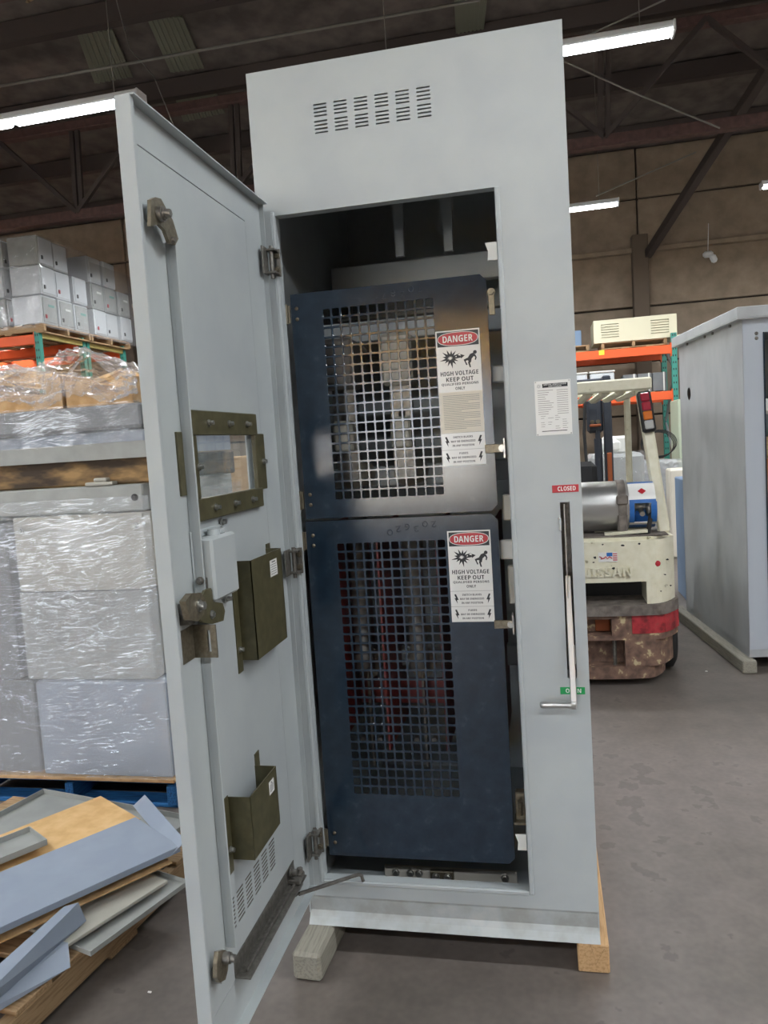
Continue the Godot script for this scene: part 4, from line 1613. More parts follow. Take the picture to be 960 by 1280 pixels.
func build_forklift() -> void:
	var f := thing("forklift", "worn cream forklift seen from behind with rusty brown bumper", "forklift", Vector3(1.06, 0, -2.66))
	var H := 0.54
	# lower counterweight, brown; with two recesses
	var st := S()
	slab(st, plan(0.0, 0.455, 0.25), 0.05, 0.13)
	slab(st, plan(0.0, H, 0.22), 0.30, 0.33)
	slab(st, plan(0.0, H, 0.75), 0.435, 0.455)
	part("bumper", st, M.rusty_brown, f)
	for a in [[0.13, 0.30, 0.19], [0.33, 0.435, 0.115]]:
		# side masses leave a recess in the middle
		st = S()
		var pts := plan(0.0, H if a[0] > 0.2 else 0.505, 0.75 if a[0] > 0.2 else 0.25)
		var right := [Vector3(a[2], 0, -0.004)]
		for p in pts:
			if p.x > a[2] + 0.02:
				right.append(p)
		right.append(Vector3(a[2], 0, -0.25))
		slab(st, right, a[0], a[1])
		var left := []
		for p in right:
			left.append(Vector3(-p.x, 0, p.z))
		slab(st, left, a[0], a[1])
		lohi(st, Vector3(-a[2], a[0], -0.6), Vector3(a[2], a[1], -0.12))
		part("bumper", st, M.rusty_brown, f)
	# divider between the upper recess and small pocket, tow pin
	st = S()
	tube(st, Vector3(0.13, 0.13, -0.05), Vector3(0.13, 0.3, -0.05), 0.012, -1, 8)
	part("tow_pin", st, M.worn_steel, f)
	st = S()
	lohi(st, Vector3(0.02, 0.335, -0.11), Vector3(0.11, 0.43, -0.1), 0.006)
	part("rusty_tow_plate", st, M.rust_orange, f)
	# red painted band on the corner
	st = S()
	var pr := []
	for p in plan(0.004, H + 0.004, 0.2):
		if p.x > 0.22:
			pr.append(p)
	pr.append(Vector3(0.22, 0, -0.08))
	slab(st, pr, 0.34, 0.458)
	part("red_band", st, M.forklift_red, f)
	# ledge
	st = S()
	slab(st, plan(0.02, H + 0.005, 0.77), 0.458, 0.525)
	part("bumper_ledge", st, M.bumper_grey, f)
	# cream counterweight: two cheeks round the vent, then the top
	st = S()
	for s in [-1.0, 1.0]:
		var ch := []
		for p in plan(-0.005, H - 0.012, 0.75):
			if p.x * s > 0.34:
				ch.append(p)
		if s > 0:
			ch.push_front(Vector3(0.335, 0, -0.03))
			ch.append(Vector3(0.335, 0, -0.75))
		else:
			ch.insert(ch.size() - 1, Vector3(-0.335, 0, -0.03))
			ch = [Vector3(-0.335, 0, -0.03), Vector3(-0.335, 0, -0.75), Vector3(-0.528, 0, -0.75), Vector3(-0.528, 0, -0.21), Vector3(-0.44, 0, -0.06)]
		slab(st, ch, 0.525, 0.668)
	slab(st, plan(-0.005, H - 0.012, 0.75), 0.668, 0.925)
	slab(st, plan(-0.03, H - 0.035, 0.75), 0.925, 0.945)
	part("counterweight", st, M.forklift_cream, f)
	st = S()
	lohi(st, Vector3(-0.34, 0.525, -0.5), Vector3(0.34, 0.668, -0.3))
	part("radiator_vent", st, M.black, f)
	st = S()
	words(st, "NISSAN", Vector3(0.095, 0.735, -0.015), Vector3.RIGHT, Vector3.UP, 0.31, 0.055, 0.022)
	part("cast_lettering", st, M.forklift_cream, f)
	# flag sticker and red paint spot
	st = S()
	var blue := S()
	var red := S()
	lohi(st, Vector3(0.05, 0.80, -0.013), Vector3(0.165, 0.86, -0.0035))
	lohi(blue, Vector3(0.10, 0.835, -0.0035), Vector3(0.135, 0.858, -0.0028))
	for i in 4:
		lohi(red, Vector3(0.137, 0.808 + i * 0.013, -0.0035), Vector3(0.163, 0.814 + i * 0.013, -0.0028))
	sweep(red, [Vector3(0.056, 0.835, -0.0030), Vector3(0.07, 0.828, -0.0030), Vector3(0.064, 0.82, -0.0030), Vector3(0.085, 0.824, -0.0030), Vector3(0.094, 0.834, -0.0030), Vector3(0.104, 0.82, -0.0030), Vector3(0.118, 0.833, -0.0030), Vector3(0.132, 0.822, -0.0030)], 0.004, 5)
	parts("flag_sticker", [[st, M.white_print], [blue, M.propane_blue], [red, M.red_print]], f)
	st = S()
	lathe(st, Vector3(0.405, 0.775, -0.0385), Vector3(0.15, 0, 1).normalized(), [[0.019, 0.0], [0.015, 0.003], [0.0, 0.004]], 14)
	part("red_paint_spot", st, M.red_print, f)
	# chips in the paint
	var rng := RandomNumberGenerator.new()
	rng.seed = 3
	for p in [[0.2, 0.9, 0.012], [0.47, 0.79, 0.010], [0.45, 0.70, 0.008], [0.03, 0.83, 0.012], [0.14, 0.76, 0.012], [0.3, 0.905, 0.01], [0.08, 0.91, 0.008], [0.42, 0.6, 0.006], [0.49, 0.62, 0.007], [0.02, 0.8, 0.008]]:
		st = S()
		var zz: float = -0.0075 - 0.05 * pow(p[0] / H, 2.0) - 0.16 * pow(maxf(p[0] / H - 0.72, 0.0) / 0.28, 2.0)
		var pts := []
		for i in 7:
			var a := TAU * i / 7.0
			pts.append(Vector3(p[0] + cos(a) * p[2] * rng.randf_range(0.5, 1.2), p[1] + sin(a) * p[2] * rng.randf_range(0.3, 0.8), zz))
		extrude(st, pts, Vector3(0, 0, 0.005))
		part("paint_chip", st, M.black, f)
	# deck under the tank
	st = S()
	lohi(st, Vector3(-0.48, 0.945, -0.70), Vector3(0.48, 0.955, -0.06), 0.004)
	part("tank_deck", st, M.bumper_grey, f)
	st = S()
	bar(st, Vector3(0.1, 0.96, -0.12), Vector3(0.36, 0.975, -0.10), 0.05, 0.02, 0.003)
	bar(st, Vector3(0.05, 0.96, -0.28), Vector3(0.38, 0.96, -0.28), 0.05, 0.03, 0.003)
	part("tank_cradle", st, M.forklift_cream, f)
	# wheels
	for s in [-1.0, 1.0]:
		st = S()
		lathe(st, Vector3(s * 0.375, 0.235, -0.46), Vector3(s, 0, 0), [[0.1, 0.0], [0.2, 0.0], [0.232, 0.02], [0.235, 0.10], [0.232, 0.15], [0.2, 0.17], [0.13, 0.165], [0.12, 0.14], [0.0, 0.14]], 28)
		part("rear_wheel", st, M.black_rubber, f)
		st = S()
		lathe(st, Vector3(s * 0.36, 0.32, -1.95), Vector3(s, 0, 0), [[0.1, 0.0], [0.28, 0.0], [0.315, 0.03], [0.32, 0.12], [0.315, 0.18], [0.28, 0.2], [0.18, 0.19], [0.16, 0.15], [0.0, 0.15]], 28)
		part("front_wheel", st, M.black_rubber, f)
	# body, hood, seat
	st = S()
	lohi(st, Vector3(-0.5, 0.25, -2.0), Vector3(0.5, 0.42, -0.75), 0.03)
	lohi(st, Vector3(-0.36, 0.42, -1.45), Vector3(0.36, 0.92, -0.76), 0.05)
	part("body", st, M.forklift_cream, f)
	st = S()
	box(st, Vector3(0, 0.98, -1.15), Vector3(0.46, 0.12, 0.5), 0.04)
	part("seat", st, M.seat_black, f)
	st = S()
	box(st, Vector3(-0.1, 1.2, -0.9), Vector3(0.44, 0.4, 0.1), 0.04, Basis(Vector3.RIGHT, -0.15))
	part("seat_back", st, M.seat_black, f)
	# overhead guard
	for s in [-1.0, 1.0]:
		st = S()
		bar(st, Vector3(s * 0.475, 0.94, -0.22), Vector3(s * 0.385, 1.9, -0.42), 0.075, 0.06, 0.012, Vector3.BACK)
		part("guard_rear_post", st, M.forklift_cream, f)
		st = S()
		bar(st, Vector3(s * 0.45, 0.45, -1.95), Vector3(s * 0.42, 1.92, -1.62), 0.05, 0.05, 0.01, Vector3.BACK)
		part("guard_front_post", st, M.forklift_cream, f)
	st = S()
	lohi(st, Vector3(-0.45, 1.865, -0.42), Vector3(0.45, 1.945, -0.36), 0.01)
	part("guard_rear_beam", st, M.forklift_cream, f)
	st = S()
	lohi(st, Vector3(-0.45, 1.90, -1.68), Vector3(0.45, 1.955, -1.62), 0.01)
	part("guard_front_beam", st, M.forklift_cream, f)
	for s in [-1.0, 1.0]:
		st = S()
		lohi(st, Vector3(s * 0.43 - 0.02, 1.88, -1.62), Vector3(s * 0.43 + 0.02, 1.945, -0.42), 0.01)
		part("guard_side_rail", st, M.forklift_cream, f)
	for i in 8:
		st = S()
		var x := -0.36 + i * 0.103
		bar(st, Vector3(x, 1.862, -0.40), Vector3(x, 1.862, -1.64), 0.07, 0.04, 0.018)
		part("guard_roof_bar", st, M.forklift_cream, f)
	# tail light on the rear post
	st = S()
	var bs := Basis(Vector3.BACK, 0.094) * Basis(Vector3.RIGHT, -0.2)
	var tc := Vector3(0.405, 1.72, -0.325)
	box(st, tc, Vector3(0.085, 0.27, 0.05), 0.012, bs)
	var tail := part("tail_light", st, M.black, f)
	for i in 4:
		st = S()
		box(st, tc + bs * Vector3(0.002, 0.092 - i * 0.061, 0.026), Vector3(0.055, 0.057, 0.014), 0.006, bs)
		part("lens", st, [M.lens_red, M.lens_red, M.lens_amber, M.lens_clear][i], tail)
	# mast
	for s in [-1.0, 1.0]:
		st = S()
		lohi(st, Vector3(s * 0.31 - 0.035, 0.1, -2.32), Vector3(s * 0.31 + 0.035, 2.1, -2.18), 0.01)
		part("mast_channel", st, M.black if s < 0 else M.mast_grey, f)
		st = S()
		tube(st, Vector3(s * 0.22, 0.2, -2.2), Vector3(s * 0.22, 1.55, -2.2), 0.035, -1, 14)
		tube(st, Vector3(s * 0.22, 1.55, -2.2), Vector3(s * 0.22, 2.05, -2.2), 0.022, -1, 12)
		part("lift_cylinder", st, M.mast_grey, f)
	st = S()
	lohi(st, Vector3(-0.35, 1.95, -2.3), Vector3(0.35, 2.08, -2.2), 0.01)
	lohi(st, Vector3(0.13, 1.6, -2.23), Vector3(0.27, 1.9, -2.18), 0.03)
	part("mast_crosshead", st, M.mast_grey, f)
	for x in [0.175, 0.225]:
		st = S()
		tube(st, Vector3(x, 1.7, -2.18), Vector3(x, 1.7, -2.165), 0.018, -1, 12)
		part("hose_fitting", st, M.bronze_zinc, f)
	st = S()
	lohi(st, Vector3(0.15, 1.655, -2.18), Vector3(0.25, 1.68, -2.16), 0.006)
	lohi(st, Vector3(0.29, 1.0, -2.17), Vector3(0.33, 1.42, -2.15), 0.004)
	part("rusty_cross_link", st, M.rust_orange, f)
	st = S()
	sweep(st, [Vector3(0.12, 1.9, -2.15), Vector3(0.10, 1.6, -2.12), Vector3(0.11, 1.3, -2.1), Vector3(0.18, 1.12, -2.0)], 0.014, 8)
	part("hydraulic_hose", st, M.black_rubber, f)
	for s in [-1.0, 1.0]:
		st = S()
		lohi(st, Vector3(s * 0.2 - 0.05, 0.06, -3.3), Vector3(s * 0.2 + 0.05, 0.1, -2.3), 0.01)
		lohi(st, Vector3(s * 0.2 - 0.05, 0.06, -2.42), Vector3(s * 0.2 + 0.05, 0.6, -2.36), 0.01)
		part("fork", st, M.black, f)
	# propane tank strapped on the deck
	var t := thing("propane_tank", "silver propane tank with blue and white collar strapped on the forklift", "tank", Vector3(1.06, 1.125, -2.93))
	st = S()
	lathe(st, Vector3(-0.35, 0, 0), Vector3.RIGHT, [[0.0, 0.0], [0.06, 0.005], [0.12, 0.03], [0.152, 0.07], [0.162, 0.11], [0.162, 0.55], [0.155, 0.6], [0.13, 0.635], [0.06, 0.655], [0.0, 0.66]], 32)
	part("cylinder", st, M.aluminium, t)
	# collar with a window and valve
	st = S()
	var wht := S()
	for i in 40:
		var a0 := TAU * i / 40.0
		var a1 := TAU * (i + 1) / 40.0
		var mid := rad_to_deg((a0 + a1) * 0.5)
		if mid > 170.0 and mid < 222.0:
			continue
		for r in [[0.255, 0.42]]:
			var seg := []
			for q in [[a0, 0.148], [a1, 0.148], [a1, 0.140], [a0, 0.140]]:
				seg.append(Vector3(r[0], sin(q[0]) * q[1], -cos(q[0]) * q[1]))
			var white := (mid > 104.0 and mid < 163.0) or mid > 228.0 and mid < 238.0
			extrude(wht if white else st, seg, Vector3(r[1] - r[0], 0, 0))
	for x in [[0.255, 0.29], [0.39, 0.425]]:
		for i in 6:
			var a0 := deg_to_rad(168.0 + i * 9.2)
			var a1 := deg_to_rad(168.0 + (i + 1) * 9.2)
			var seg := []
			for q in [[a0, 0.148], [a1, 0.148], [a1, 0.140], [a0, 0.140]]:
				seg.append(Vector3(x[0], sin(q[0]) * q[1], -cos(q[0]) * q[1]))
			extrude(st, seg, Vector3(x[1] - x[0], 0, 0))
	var col := parts("collar", [[st, M.propane_blue], [wht, M.white_print]], t)
	st = S()
	var dc := Vector3(0.34, sin(deg_to_rad(140)) * 0.149, -cos(deg_to_rad(140)) * 0.149)
	var dn := Vector3(0, sin(deg_to_rad(140)), -cos(deg_to_rad(140)))
	var du := Vector3.RIGHT
	var dv := dn.cross(du)
	extrude(st, [dc + du * 0.025, dc + dv * 0.022, dc - du * 0.025, dc - dv * 0.022], dn * 0.002)
	part("hazard_diamond", st, M.red_print, col)
	st = S()
	tube(st, Vector3(0.3, -0.01, 0), Vector3(0.37, -0.01, 0), 0.03, -1, 12)
	lathe(st, Vector3(0.37, -0.02, 0.07), Vector3.RIGHT, [[0.0, 0.0], [0.045, 0.0], [0.05, 0.01], [0.045, 0.03], [0.0, 0.03]], 16)
	tube(st, Vector3(0.34, -0.03, 0.0), Vector3(0.34, -0.05, 0.11), 0.016, -1, 10)
	part("valve", st, M.steel, t)
	st = S()
	lathe(st, Vector3(0.19, 0, 0), Vector3.RIGHT, [[0.164, 0.0], [0.168, 0.002], [0.168, 0.05], [0.164, 0.052]], 36)
	lohi(st, Vector3(0.18, 0.02, 0.15), Vector3(0.25, 0.08, 0.185), 0.008)
	lohi(st, Vector3(0.185, -0.17, 0.06), Vector3(0.245, -0.04, 0.165), 0.01)
	part("strap", st, M.bumper_grey, t)
	st = S()
	tube(st, Vector3(0.40, -0.02, 0.09), Vector3(0.36, -0.19, 0.16), 0.014, -1, 8)
	sweep(st, [Vector3(0.36, -0.18, 0.16), Vector3(0.30, -0.155, 0.17), Vector3(0.25, -0.17, 0.14)], 0.012, 6)
	part("gas_hose", st, M.black_rubber, t)

# =====================================================================
# pallets
# =====================================================================
func pallet(called: String, label: String, at: Vector3, turn: float, w: float, d: float, mx: Material, mz: Material, h := 0.13, boards := 7, group := "") -> Node3D:
	# origin at the centre of the footprint, boards run along x
	var o := thing(called, label, "pallet", at, turn, group)
	var t := 0.018
	var bst := S()
	box(bst, Vector3.ZERO, Vector3(w, t, d / boards * 0.72), 0.003)
	var bm := done(bst, mx)
	for i in boards:
		inst("top_board", bm, o).position = Vector3(0, h - t / 2, -d / 2 + d * (i + 0.5) / boards)
	for i in 3:
		var b := inst("bottom_board", bm, o)
		b.position = Vector3(0, t / 2, (-0.43 + 0.43 * i) * d)
	var sst := S()
	box(sst, Vector3.ZERO, Vector3(0.045, h - 2 * t, d), 0.003)
	var sm := done(sst, mz)
	for i in 3:
		inst("stringer", sm, o).position = Vector3((-0.5 + 0.5 * i) * (w - 0.045), h / 2, 0)
	return o

# =====================================================================
# stretch-wrapped load behind the open door
# =====================================================================
func build_left_load() -> void:
	var zf := -0.88
	var cx := -1.47
	pallet("blue_pallet", "blue painted pallet under the stretch wrapped load", Vector3(cx, 0, -1.42), 0.0, 1.10, 1.1, M.blue_x, M.blue_z)
	var st := S()
	lohi(st, Vector3(-2.02, 0.1305, -1.96), Vector3(-0.915, 0.149, zf + 0.02), 0.003)
	solo("cardboard_sheet", st, M.cardboard, "flat brown cardboard sheet lying on the blue pallet", "cardboard")
	var grp := "steel boxes of the wrapped load"
	for a in [
		["steel_panel_box", -1.60, 0.15, -0.93, 0.60, 0.0, "blue_grey_enamel", "blue-grey steel box at the bottom of the wrapped load"],
		["steel_panel_box", -2.0, 0.15, -1.63, 0.60, 0.02, "dark_grey_enamel", "dark grey steel box beside the bottom blue-grey one"],
		["steel_panel_box", -1.66, 0.605, -0.985, 1.03, 0.03, "dull_grey_enamel", "dull grey steel box in the middle of the wrapped load"],
		["steel_panel_box", -2.04, 0.605, -1.70, 1.36, 0.03, "dark_grey_enamel", "tall dark grey steel box at the outer side of the wrapped load"],
		["metal_cover", -1.63, 1.035, -0.962, 1.385, 0.0, "warm_grey_enamel", "warm grey bolted steel cover under the wrinkled film"],
		["metal_cover", -2.04, 1.39, -0.958, 1.512, 0.01, "dull_grey_enamel", "long shallow grey steel cover beneath the charred lumber"],
	]:
		st = S()
		lohi(st, Vector3(a[1], a[2], -1.9), Vector3(a[3], a[4], zf - a[5]), 0.006)
		var o := solo(a[0], st, M[a[6]], a[7], "steel box" if a[0] == "steel_panel_box" else "cover", grp)
		if a[0] == "metal_cover":
			for x in [a[1] + 0.04, a[3] - 0.04]:
				st = S()
				hexbolt(st, Vector3(x, a[4] - 0.06, zf - a[5]), Vector3.BACK, 0.012, 0.015)
				part("cover_bolt", st, M.steel if a[2] < 1.2 else M.black, o)
	# latch fitting on top of the long cover
	st = S()
	lohi(st, Vector3(-1.24, 1.513, zf - 0.05), Vector3(-1.1, 1.53, zf - 0.005), 0.004)
	lohi(st, Vector3(-1.2, 1.53, zf - 0.045), Vector3(-1.13, 1.548, zf - 0.01), 0.006)
	solo("toggle_latch", st, M.warm_grey_enamel, "small pale toggle latch on the edge of the long grey cover", "latch")
	# lumber, angle iron, pans
	st = S()
	box(st, Vector3(-1.47, 1.5755, zf - 0.13), Vector3(1.16, 0.124, 0.14), 0.008)
	solo("charred_beam", st, M.charred_lumber, "charred brown timber beam laid across the wrapped load", "beam")
	st = S()
	box(st, Vector3(-1.47, 1.5755, zf - 0.85), Vector3(1.16, 0.124, 0.14), 0.008)
	solo("charred_beam", st, M.charred_lumber, "rear timber beam laid across the wrapped load", "beam")
	st = S()
	extrude(st, [Vector3(-2.05, 1.630, zf - 0.04), Vector3(-2.05, 1.705, zf - 0.04), Vector3(-2.05, 1.705, zf - 0.046), Vector3(-2.05, 1.645, zf - 0.046), Vector3(-2.05, 1.645, zf - 0.12), Vector3(-2.05, 1.638, zf - 0.12), Vector3(-2.05, 1.638, zf - 0.046), Vector3(-2.05, 1.630, zf - 0.046)], Vector3(1.12, 0, 0))
	solo("angle_iron", st, M.dull_grey_enamel, "long grey steel angle resting on the charred beam", "angle iron")
	tray_thing("steel_pan", "shallow blue-grey steel pan stacked behind the steel angle", Vector3(-2.04, 1.646, -1.9), Vector3(-0.95, 1.756, zf - 0.06), M.blue_grey_enamel)
	st = S()
	lohi(st, Vector3(-2.04, 1.765, -1.9), Vector3(-0.93, 1.872, zf - 0.005), 0.012)
	solo("steel_panel_box", st, M.dark_grey_enamel, "flat dark grey steel box wrapped in film above the steel pan", "steel box", grp)
	# crumpled cardboard boxes on top
	for a in [[-1.98, -1.32, 0.15, "torn brown cardboard box under the draped film, outer one"], [-1.30, -0.97, 0.12, "torn brown cardboard box under the draped film, beside the door"]]:
		var c := thing("cardboard_box", a[3], "box", Vector3((a[0] + a[1]) / 2, 1.874, -1.35), 0.0, "torn cardboard boxes")
		var w: float = a[1] - a[0]
		var h: float = a[2]
		st = S()
		plate(st, Vector3(0, 0, 0.45), Vector3.RIGHT, Vector3.UP, [-w / 2, 0.0, w / 2, h], [[-w * 0.1, h * 0.45, w * 0.38, h * 0.9]], 0.006)
		part("box_front", st, M.cardboard, c)
		st = S()
		for s in [-1.0, 1.0]:
			box(st, Vector3(s * (w / 2 - 0.003), h / 2, 0), Vector3(0.006, h, 0.88))
		box(st, Vector3(0, h / 2, -0.45), Vector3(w, h, 0.006))
		box(st, Vector3(0, 0.004, 0), Vector3(w, 0.006, 0.88))
		part("box_sides", st, M.cardboard, c)
		for q in [[-0.3, 0.5], [0.25, -0.35]]:
			st = S()
			box(st, Vector3(q[0] * w * 0.6, h + 0.006, 0.34), Vector3(w * 0.46, 0.005, 0.22), 0.0, Basis(Vector3.BACK, q[1] * 0.5) * Basis(Vector3.RIGHT, 0.35))
			part("torn_flap", st, M.tan_board, c)
	# ---- films ----
	st = S()
	film(st, Vector3(-2.05, 0.16, zf + 0.016), Vector3(1.13, 0, 0), Vector3(0, 1.30, 0), Vector3.BACK, 60, 360, 0.0042, 5, 0.7, 34.0, 0.06, Vector2(0.72, 1.13))
	film(st, Vector3(-2.05, 0.15, zf + 0.026), Vector3(1.14, 0, 0), Vector3(0, 1.22, 0), Vector3.BACK, 60, 340, 0.005, 25, 0.5, 40.0, -0.12, Vector2(0.72, 1.14))
	film(st, Vector3(-0.912, 0.16, zf + 0.016), Vector3(0, 0, -1.05), Vector3(0, 1.30, 0), Vector3.RIGHT, 40, 260, 0.0045, 6, 0.8, 28.0, 0.2)
	var f := solo("stretch_film", st, M.stretch_film, "clear wrinkled stretch film wound round the grey steel boxes", "film")
	st = S()
	film(st, Vector3(-2.05, 1.70, zf + 0.012), Vector3(1.13, 0, 0), Vector3(0, 0.18, 0), Vector3.BACK, 60, 60, 0.003, 8, 0.8, 34.0, 0.1)
	solo("stretch_film", st, M.stretch_film, "clear film wound round the flat dark grey steel box", "film")
	# draped film over the cardboard, peaked
	st = S()
	var nx := 150
	var nz := 100
	var pts := []
	var fn := FastNoiseLite.new()
	fn.seed = 31
	fn.frequency = 1.0
	fn.fractal_type = FastNoiseLite.FRACTAL_RIDGED
	for j in nz + 1:
		for i in nx + 1:
			var u := float(i) / nx
			var v := float(j) / nz
			var x := lerpf(-2.06, -0.915, u)
			var peak := 0.13 * exp(-pow((x + 1.20) / 0.17, 2.0)) + 0.09 * exp(-pow((x + 1.62) / 0.25, 2.0))
			var y: float
			var z: float
			if v < 0.5:
				# hanging front apron
				var k := v / 0.5
				z = zf + 0.03 - 0.02 * k
				y = lerpf(1.86 + 0.05 * absf(sin(x * 9.0)), 1.975 + peak, k)
			else:
				var k := (v - 0.5) / 0.5
				z = lerpf(zf + 0.01, -1.85, k)
				y = 1.985 + peak * (1.0 - 0.6 * k)
			var d := fn.get_noise_2d(x * 6.0 + v * 4.0, v * 5.0 - x * 3.0) * 0.026 + fn.get_noise_2d(x * 17.0 - v * 9.0, v * 12.0 + 4.0) * 0.018
			pts.append(Vector3(x, y + d * 0.8, z + d))
	st.set_smooth_group(1)
	for j in nz:
		for i in nx:
			var k := j * (nx + 1) + i
			# the film is torn open over the box beside the door
			if j > 20 and j < 48 and absf(i - 118) < (14 - absf(j - 34)) * 1.7:
				continue
			quad(st, pts[k], pts[k + 1], pts[k + nx + 2], pts[k + nx + 1], Vector3(0, 0.6, 1))
	st.set_smooth_group(-1)
	solo("draped_film", st, M.draped_film, "crumpled clear film draped in peaks over the cardboard boxes", "film")
	# things standing further back, seen through the door's window
	pallet("pallet", "wooden pallet behind the hinge side of the tall cabinet", Vector3(-1.2, 0, -3.3), 0.0, 1.3, 1.0, M.pallet_x, M.pallet_z)
	st = S()
	lohi(st, Vector3(-1.8, 0.131, -3.75), Vector3(-0.6, 1.25, -2.85), 0.01)
	solo("wrapped_crate", st, M.warm_grey_enamel, "grey steel crate standing behind the hinge side of the cabinet", "crate")
	st = S()
	box(st, Vector3(-1.0, 1.415, -3.02), Vector3(0.8, 0.015, 0.3), 0.0, Basis(Vector3.BACK, 0.38))
	solo("bent_panel", st, M.blue_grey_enamel, "tilted bent sheet panel on the grey crate behind the cabinet", "panel")
	st = S()
	lohi(st, Vector3(-1.75, 1.255, -3.7), Vector3(-0.7, 1.60, -3.3), 0.01)
	solo("cardboard_box", st, M.cardboard, "brown cardboard carton on the grey crate behind the cabinet", "box")
	st = S()
	film(st, Vector3(-1.82, 0.15, -2.83), Vector3(1.24, 0, 0), Vector3(0, 1.14, 0), Vector3.BACK, 60, 70, 0.012, 15, 2.0, 16.0, 0.3)
	solo("stretch_film", st, M.stretch_film_thick, "clear film stretched over the crate behind the cabinet", "film")

func tray_thing(called: String, label: String, lo: Vector3, hi: Vector3, m: Material) -> Node3D:
	var st := S()
	var t := 0.003
	lohi(st, lo, Vector3(hi.x, lo.y + t, hi.z))
	lohi(st, Vector3(lo.x, lo.y + t, hi.z - t), hi)
	lohi(st, Vector3(lo.x, lo.y + t, lo.z), Vector3(hi.x, hi.y, lo.z + t))
	lohi(st, Vector3(lo.x, lo.y + t, lo.z + t), Vector3(lo.x + t, hi.y, hi.z - t))
	lohi(st, Vector3(hi.x - t, lo.y + t, lo.z + t), Vector3(hi.x, hi.y, hi.z - t))
	return solo(called, st, m, label, "pan")

# =====================================================================
# pallet of loose panels in front
# =====================================================================
# sheet with corner a, long direction ang (degrees in plan), length, width, thickness; lip > 0 folds the edges up (or down when negative)
func sheet(called: String, label: String, a: Vector3, ang: float, l: float, w: float, t: float, lip: float, m: Material, category: String, tilt := Vector3.ZERO) -> Node3D:
	var st := S()
	box(st, Vector3(l / 2, t / 2, w / 2), Vector3(l, t, w), minf(t * 0.3, 0.002))
	if lip != 0.0:
		var e := 0.003
		var y := lip / 2 + (t if lip > 0 else 0.0)
		var h := absf(lip)
		box(st, Vector3(l / 2, y, e / 2), Vector3(l, h, e))
		box(st, Vector3(l / 2, y, w - e / 2), Vector3(l, h, e))
		box(st, Vector3(e / 2, y, w / 2), Vector3(e, h, w - 2 * e))
		box(st, Vector3(l - e / 2, y, w / 2), Vector3(e, h, w - 2 * e))
	var o := solo(called, st, m, label, category)
	o.position = a
	o.basis = Basis(Vector3.UP, deg_to_rad(ang)) * Basis.from_euler(tilt)
	return o

func build_panel_pallet() -> void:
	pallet("pallet", "worn wooden pallet carrying the loose sheet metal panels", Vector3(-1.18, 0, 0.0), -0.12, 1.10, 1.36, M.pallet_x, M.pallet_z, 0.118, 7)
	# local x of a sheet points along ang; local z is 90 degrees clockwise seen from above
	# grey tray at the back
	sheet("panel_tray", "large dull grey panel tray with folded lips at the back of the pallet", Vector3(-1.46, 0.150, -0.68), -13.0, 0.85, 0.62, 0.003, 0.022, M.dull_grey_enamel, "panel")
	# lower trays under the corner
	sheet("panel_tray", "grey folded panel at the bottom beside the bare pallet boards", Vector3(-1.05, 0.119, -0.30), -18.0, 0.60, 0.42, 0.003, 0.014, M.dull_grey_enamel, "panel")
	sheet("panel_tray", "thin grey panel under the brown cardboard corner", Vector3(-1.08, 0.138, -0.30), -22.0, 0.58, 0.40, 0.012, 0.0, M.warm_grey_enamel, "panel")
	# cardboard under the blue-grey panel, the panel, tan board
	sheet("cardboard_sheet", "brown cardboard sheet sandwiched under the blue-grey panel", Vector3(-0.55, 0.178, -0.14), -124.0, 1.0, 0.36, 0.006, 0.0, M.cardboard, "cardboard")
	sheet("enamelled_sheet", "long blue-grey enamelled panel lying across the pallet", Vector3(-0.535, 0.222, -0.175), -124.0, 1.05, 0.345, 0.003, -0.018, M.blue_grey_enamel, "panel")
	sheet("tan_board", "smooth tan fibre board beneath the long blue-grey panel", Vector3(-0.82, 0.196, -0.40), -122.0, 0.85, 0.34, 0.005, 0.0, M.tan_board, "board")
	sheet("small_tray", "small grey tray with raised rims on the tan board", Vector3(-1.045, 0.226, -0.135), -122.0, 0.6, 0.16, 0.003, 0.02, M.dull_grey_enamel, "tray")
	# leaning strip at the back corner
	sheet("flat_strip", "narrow blue-grey strip propped on the back corner of the panel", Vector3(-0.85, 0.250, -0.50), -44.0, 0.46, 0.06, 0.004, 0.0, M.blue_grey_enamel, "strip", Vector3(0.55, 0, -0.03))
	# two folded channels at the front
	for i in 2:
		var st := S()
		var a: Array = [[[98, 1128, 0.215], [108, 1151, 0.155], [-40, 1283, 0.150], [-40, 1266, 0.195], [80, 1133, 0.217], [-40, 1240, 0.20]], [[85, 1178, 0.155], [88, 1209, 0.126], [-40, 1288, 0.126], [-40, 1276, 0.15], [70, 1176, 0.155], [-40, 1262, 0.152]]][i]
		var q := []
		for p in a:
			q.append(at_y(p[0], p[1], p[2]))
		extrude(st, [q[0], q[1], q[2], q[3]], Vector3(-0.0025, 0, -0.002))
		extrude(st, [q[0], q[3], q[5], q[4]], Vector3(0, -0.003, 0))
		extrude(st, [q[0], q[4], q[4] - Vector3(0, 0.05, 0), q[1]], Vector3(0.0, 0, 0.003))
		var o := solo("folded_channel", st, M.blue_grey_enamel, ["upper blue-grey folded channel at the front of the panel pallet", "lower blue-grey folded channel resting on the pallet boards"][i], "channel", "folded channels")
	# litter on the floor
	var st2 := S()
	box(st2, at_y(187, 1240, 0.003), Vector3(0.012, 0.004, 0.006), 0.001)
	solo("paper_scrap", st2, M.white_print, "tiny white scrap on the floor beside the panel pallet", "scrap")
	st2 = S()
	box(st2, at_y(883, 839, 0.003), Vector3(0.014, 0.004, 0.012), 0.001)
	solo("paper_scrap", st2, M.white_print, "tiny white scrap on the floor between forklift and enclosure", "scrap")

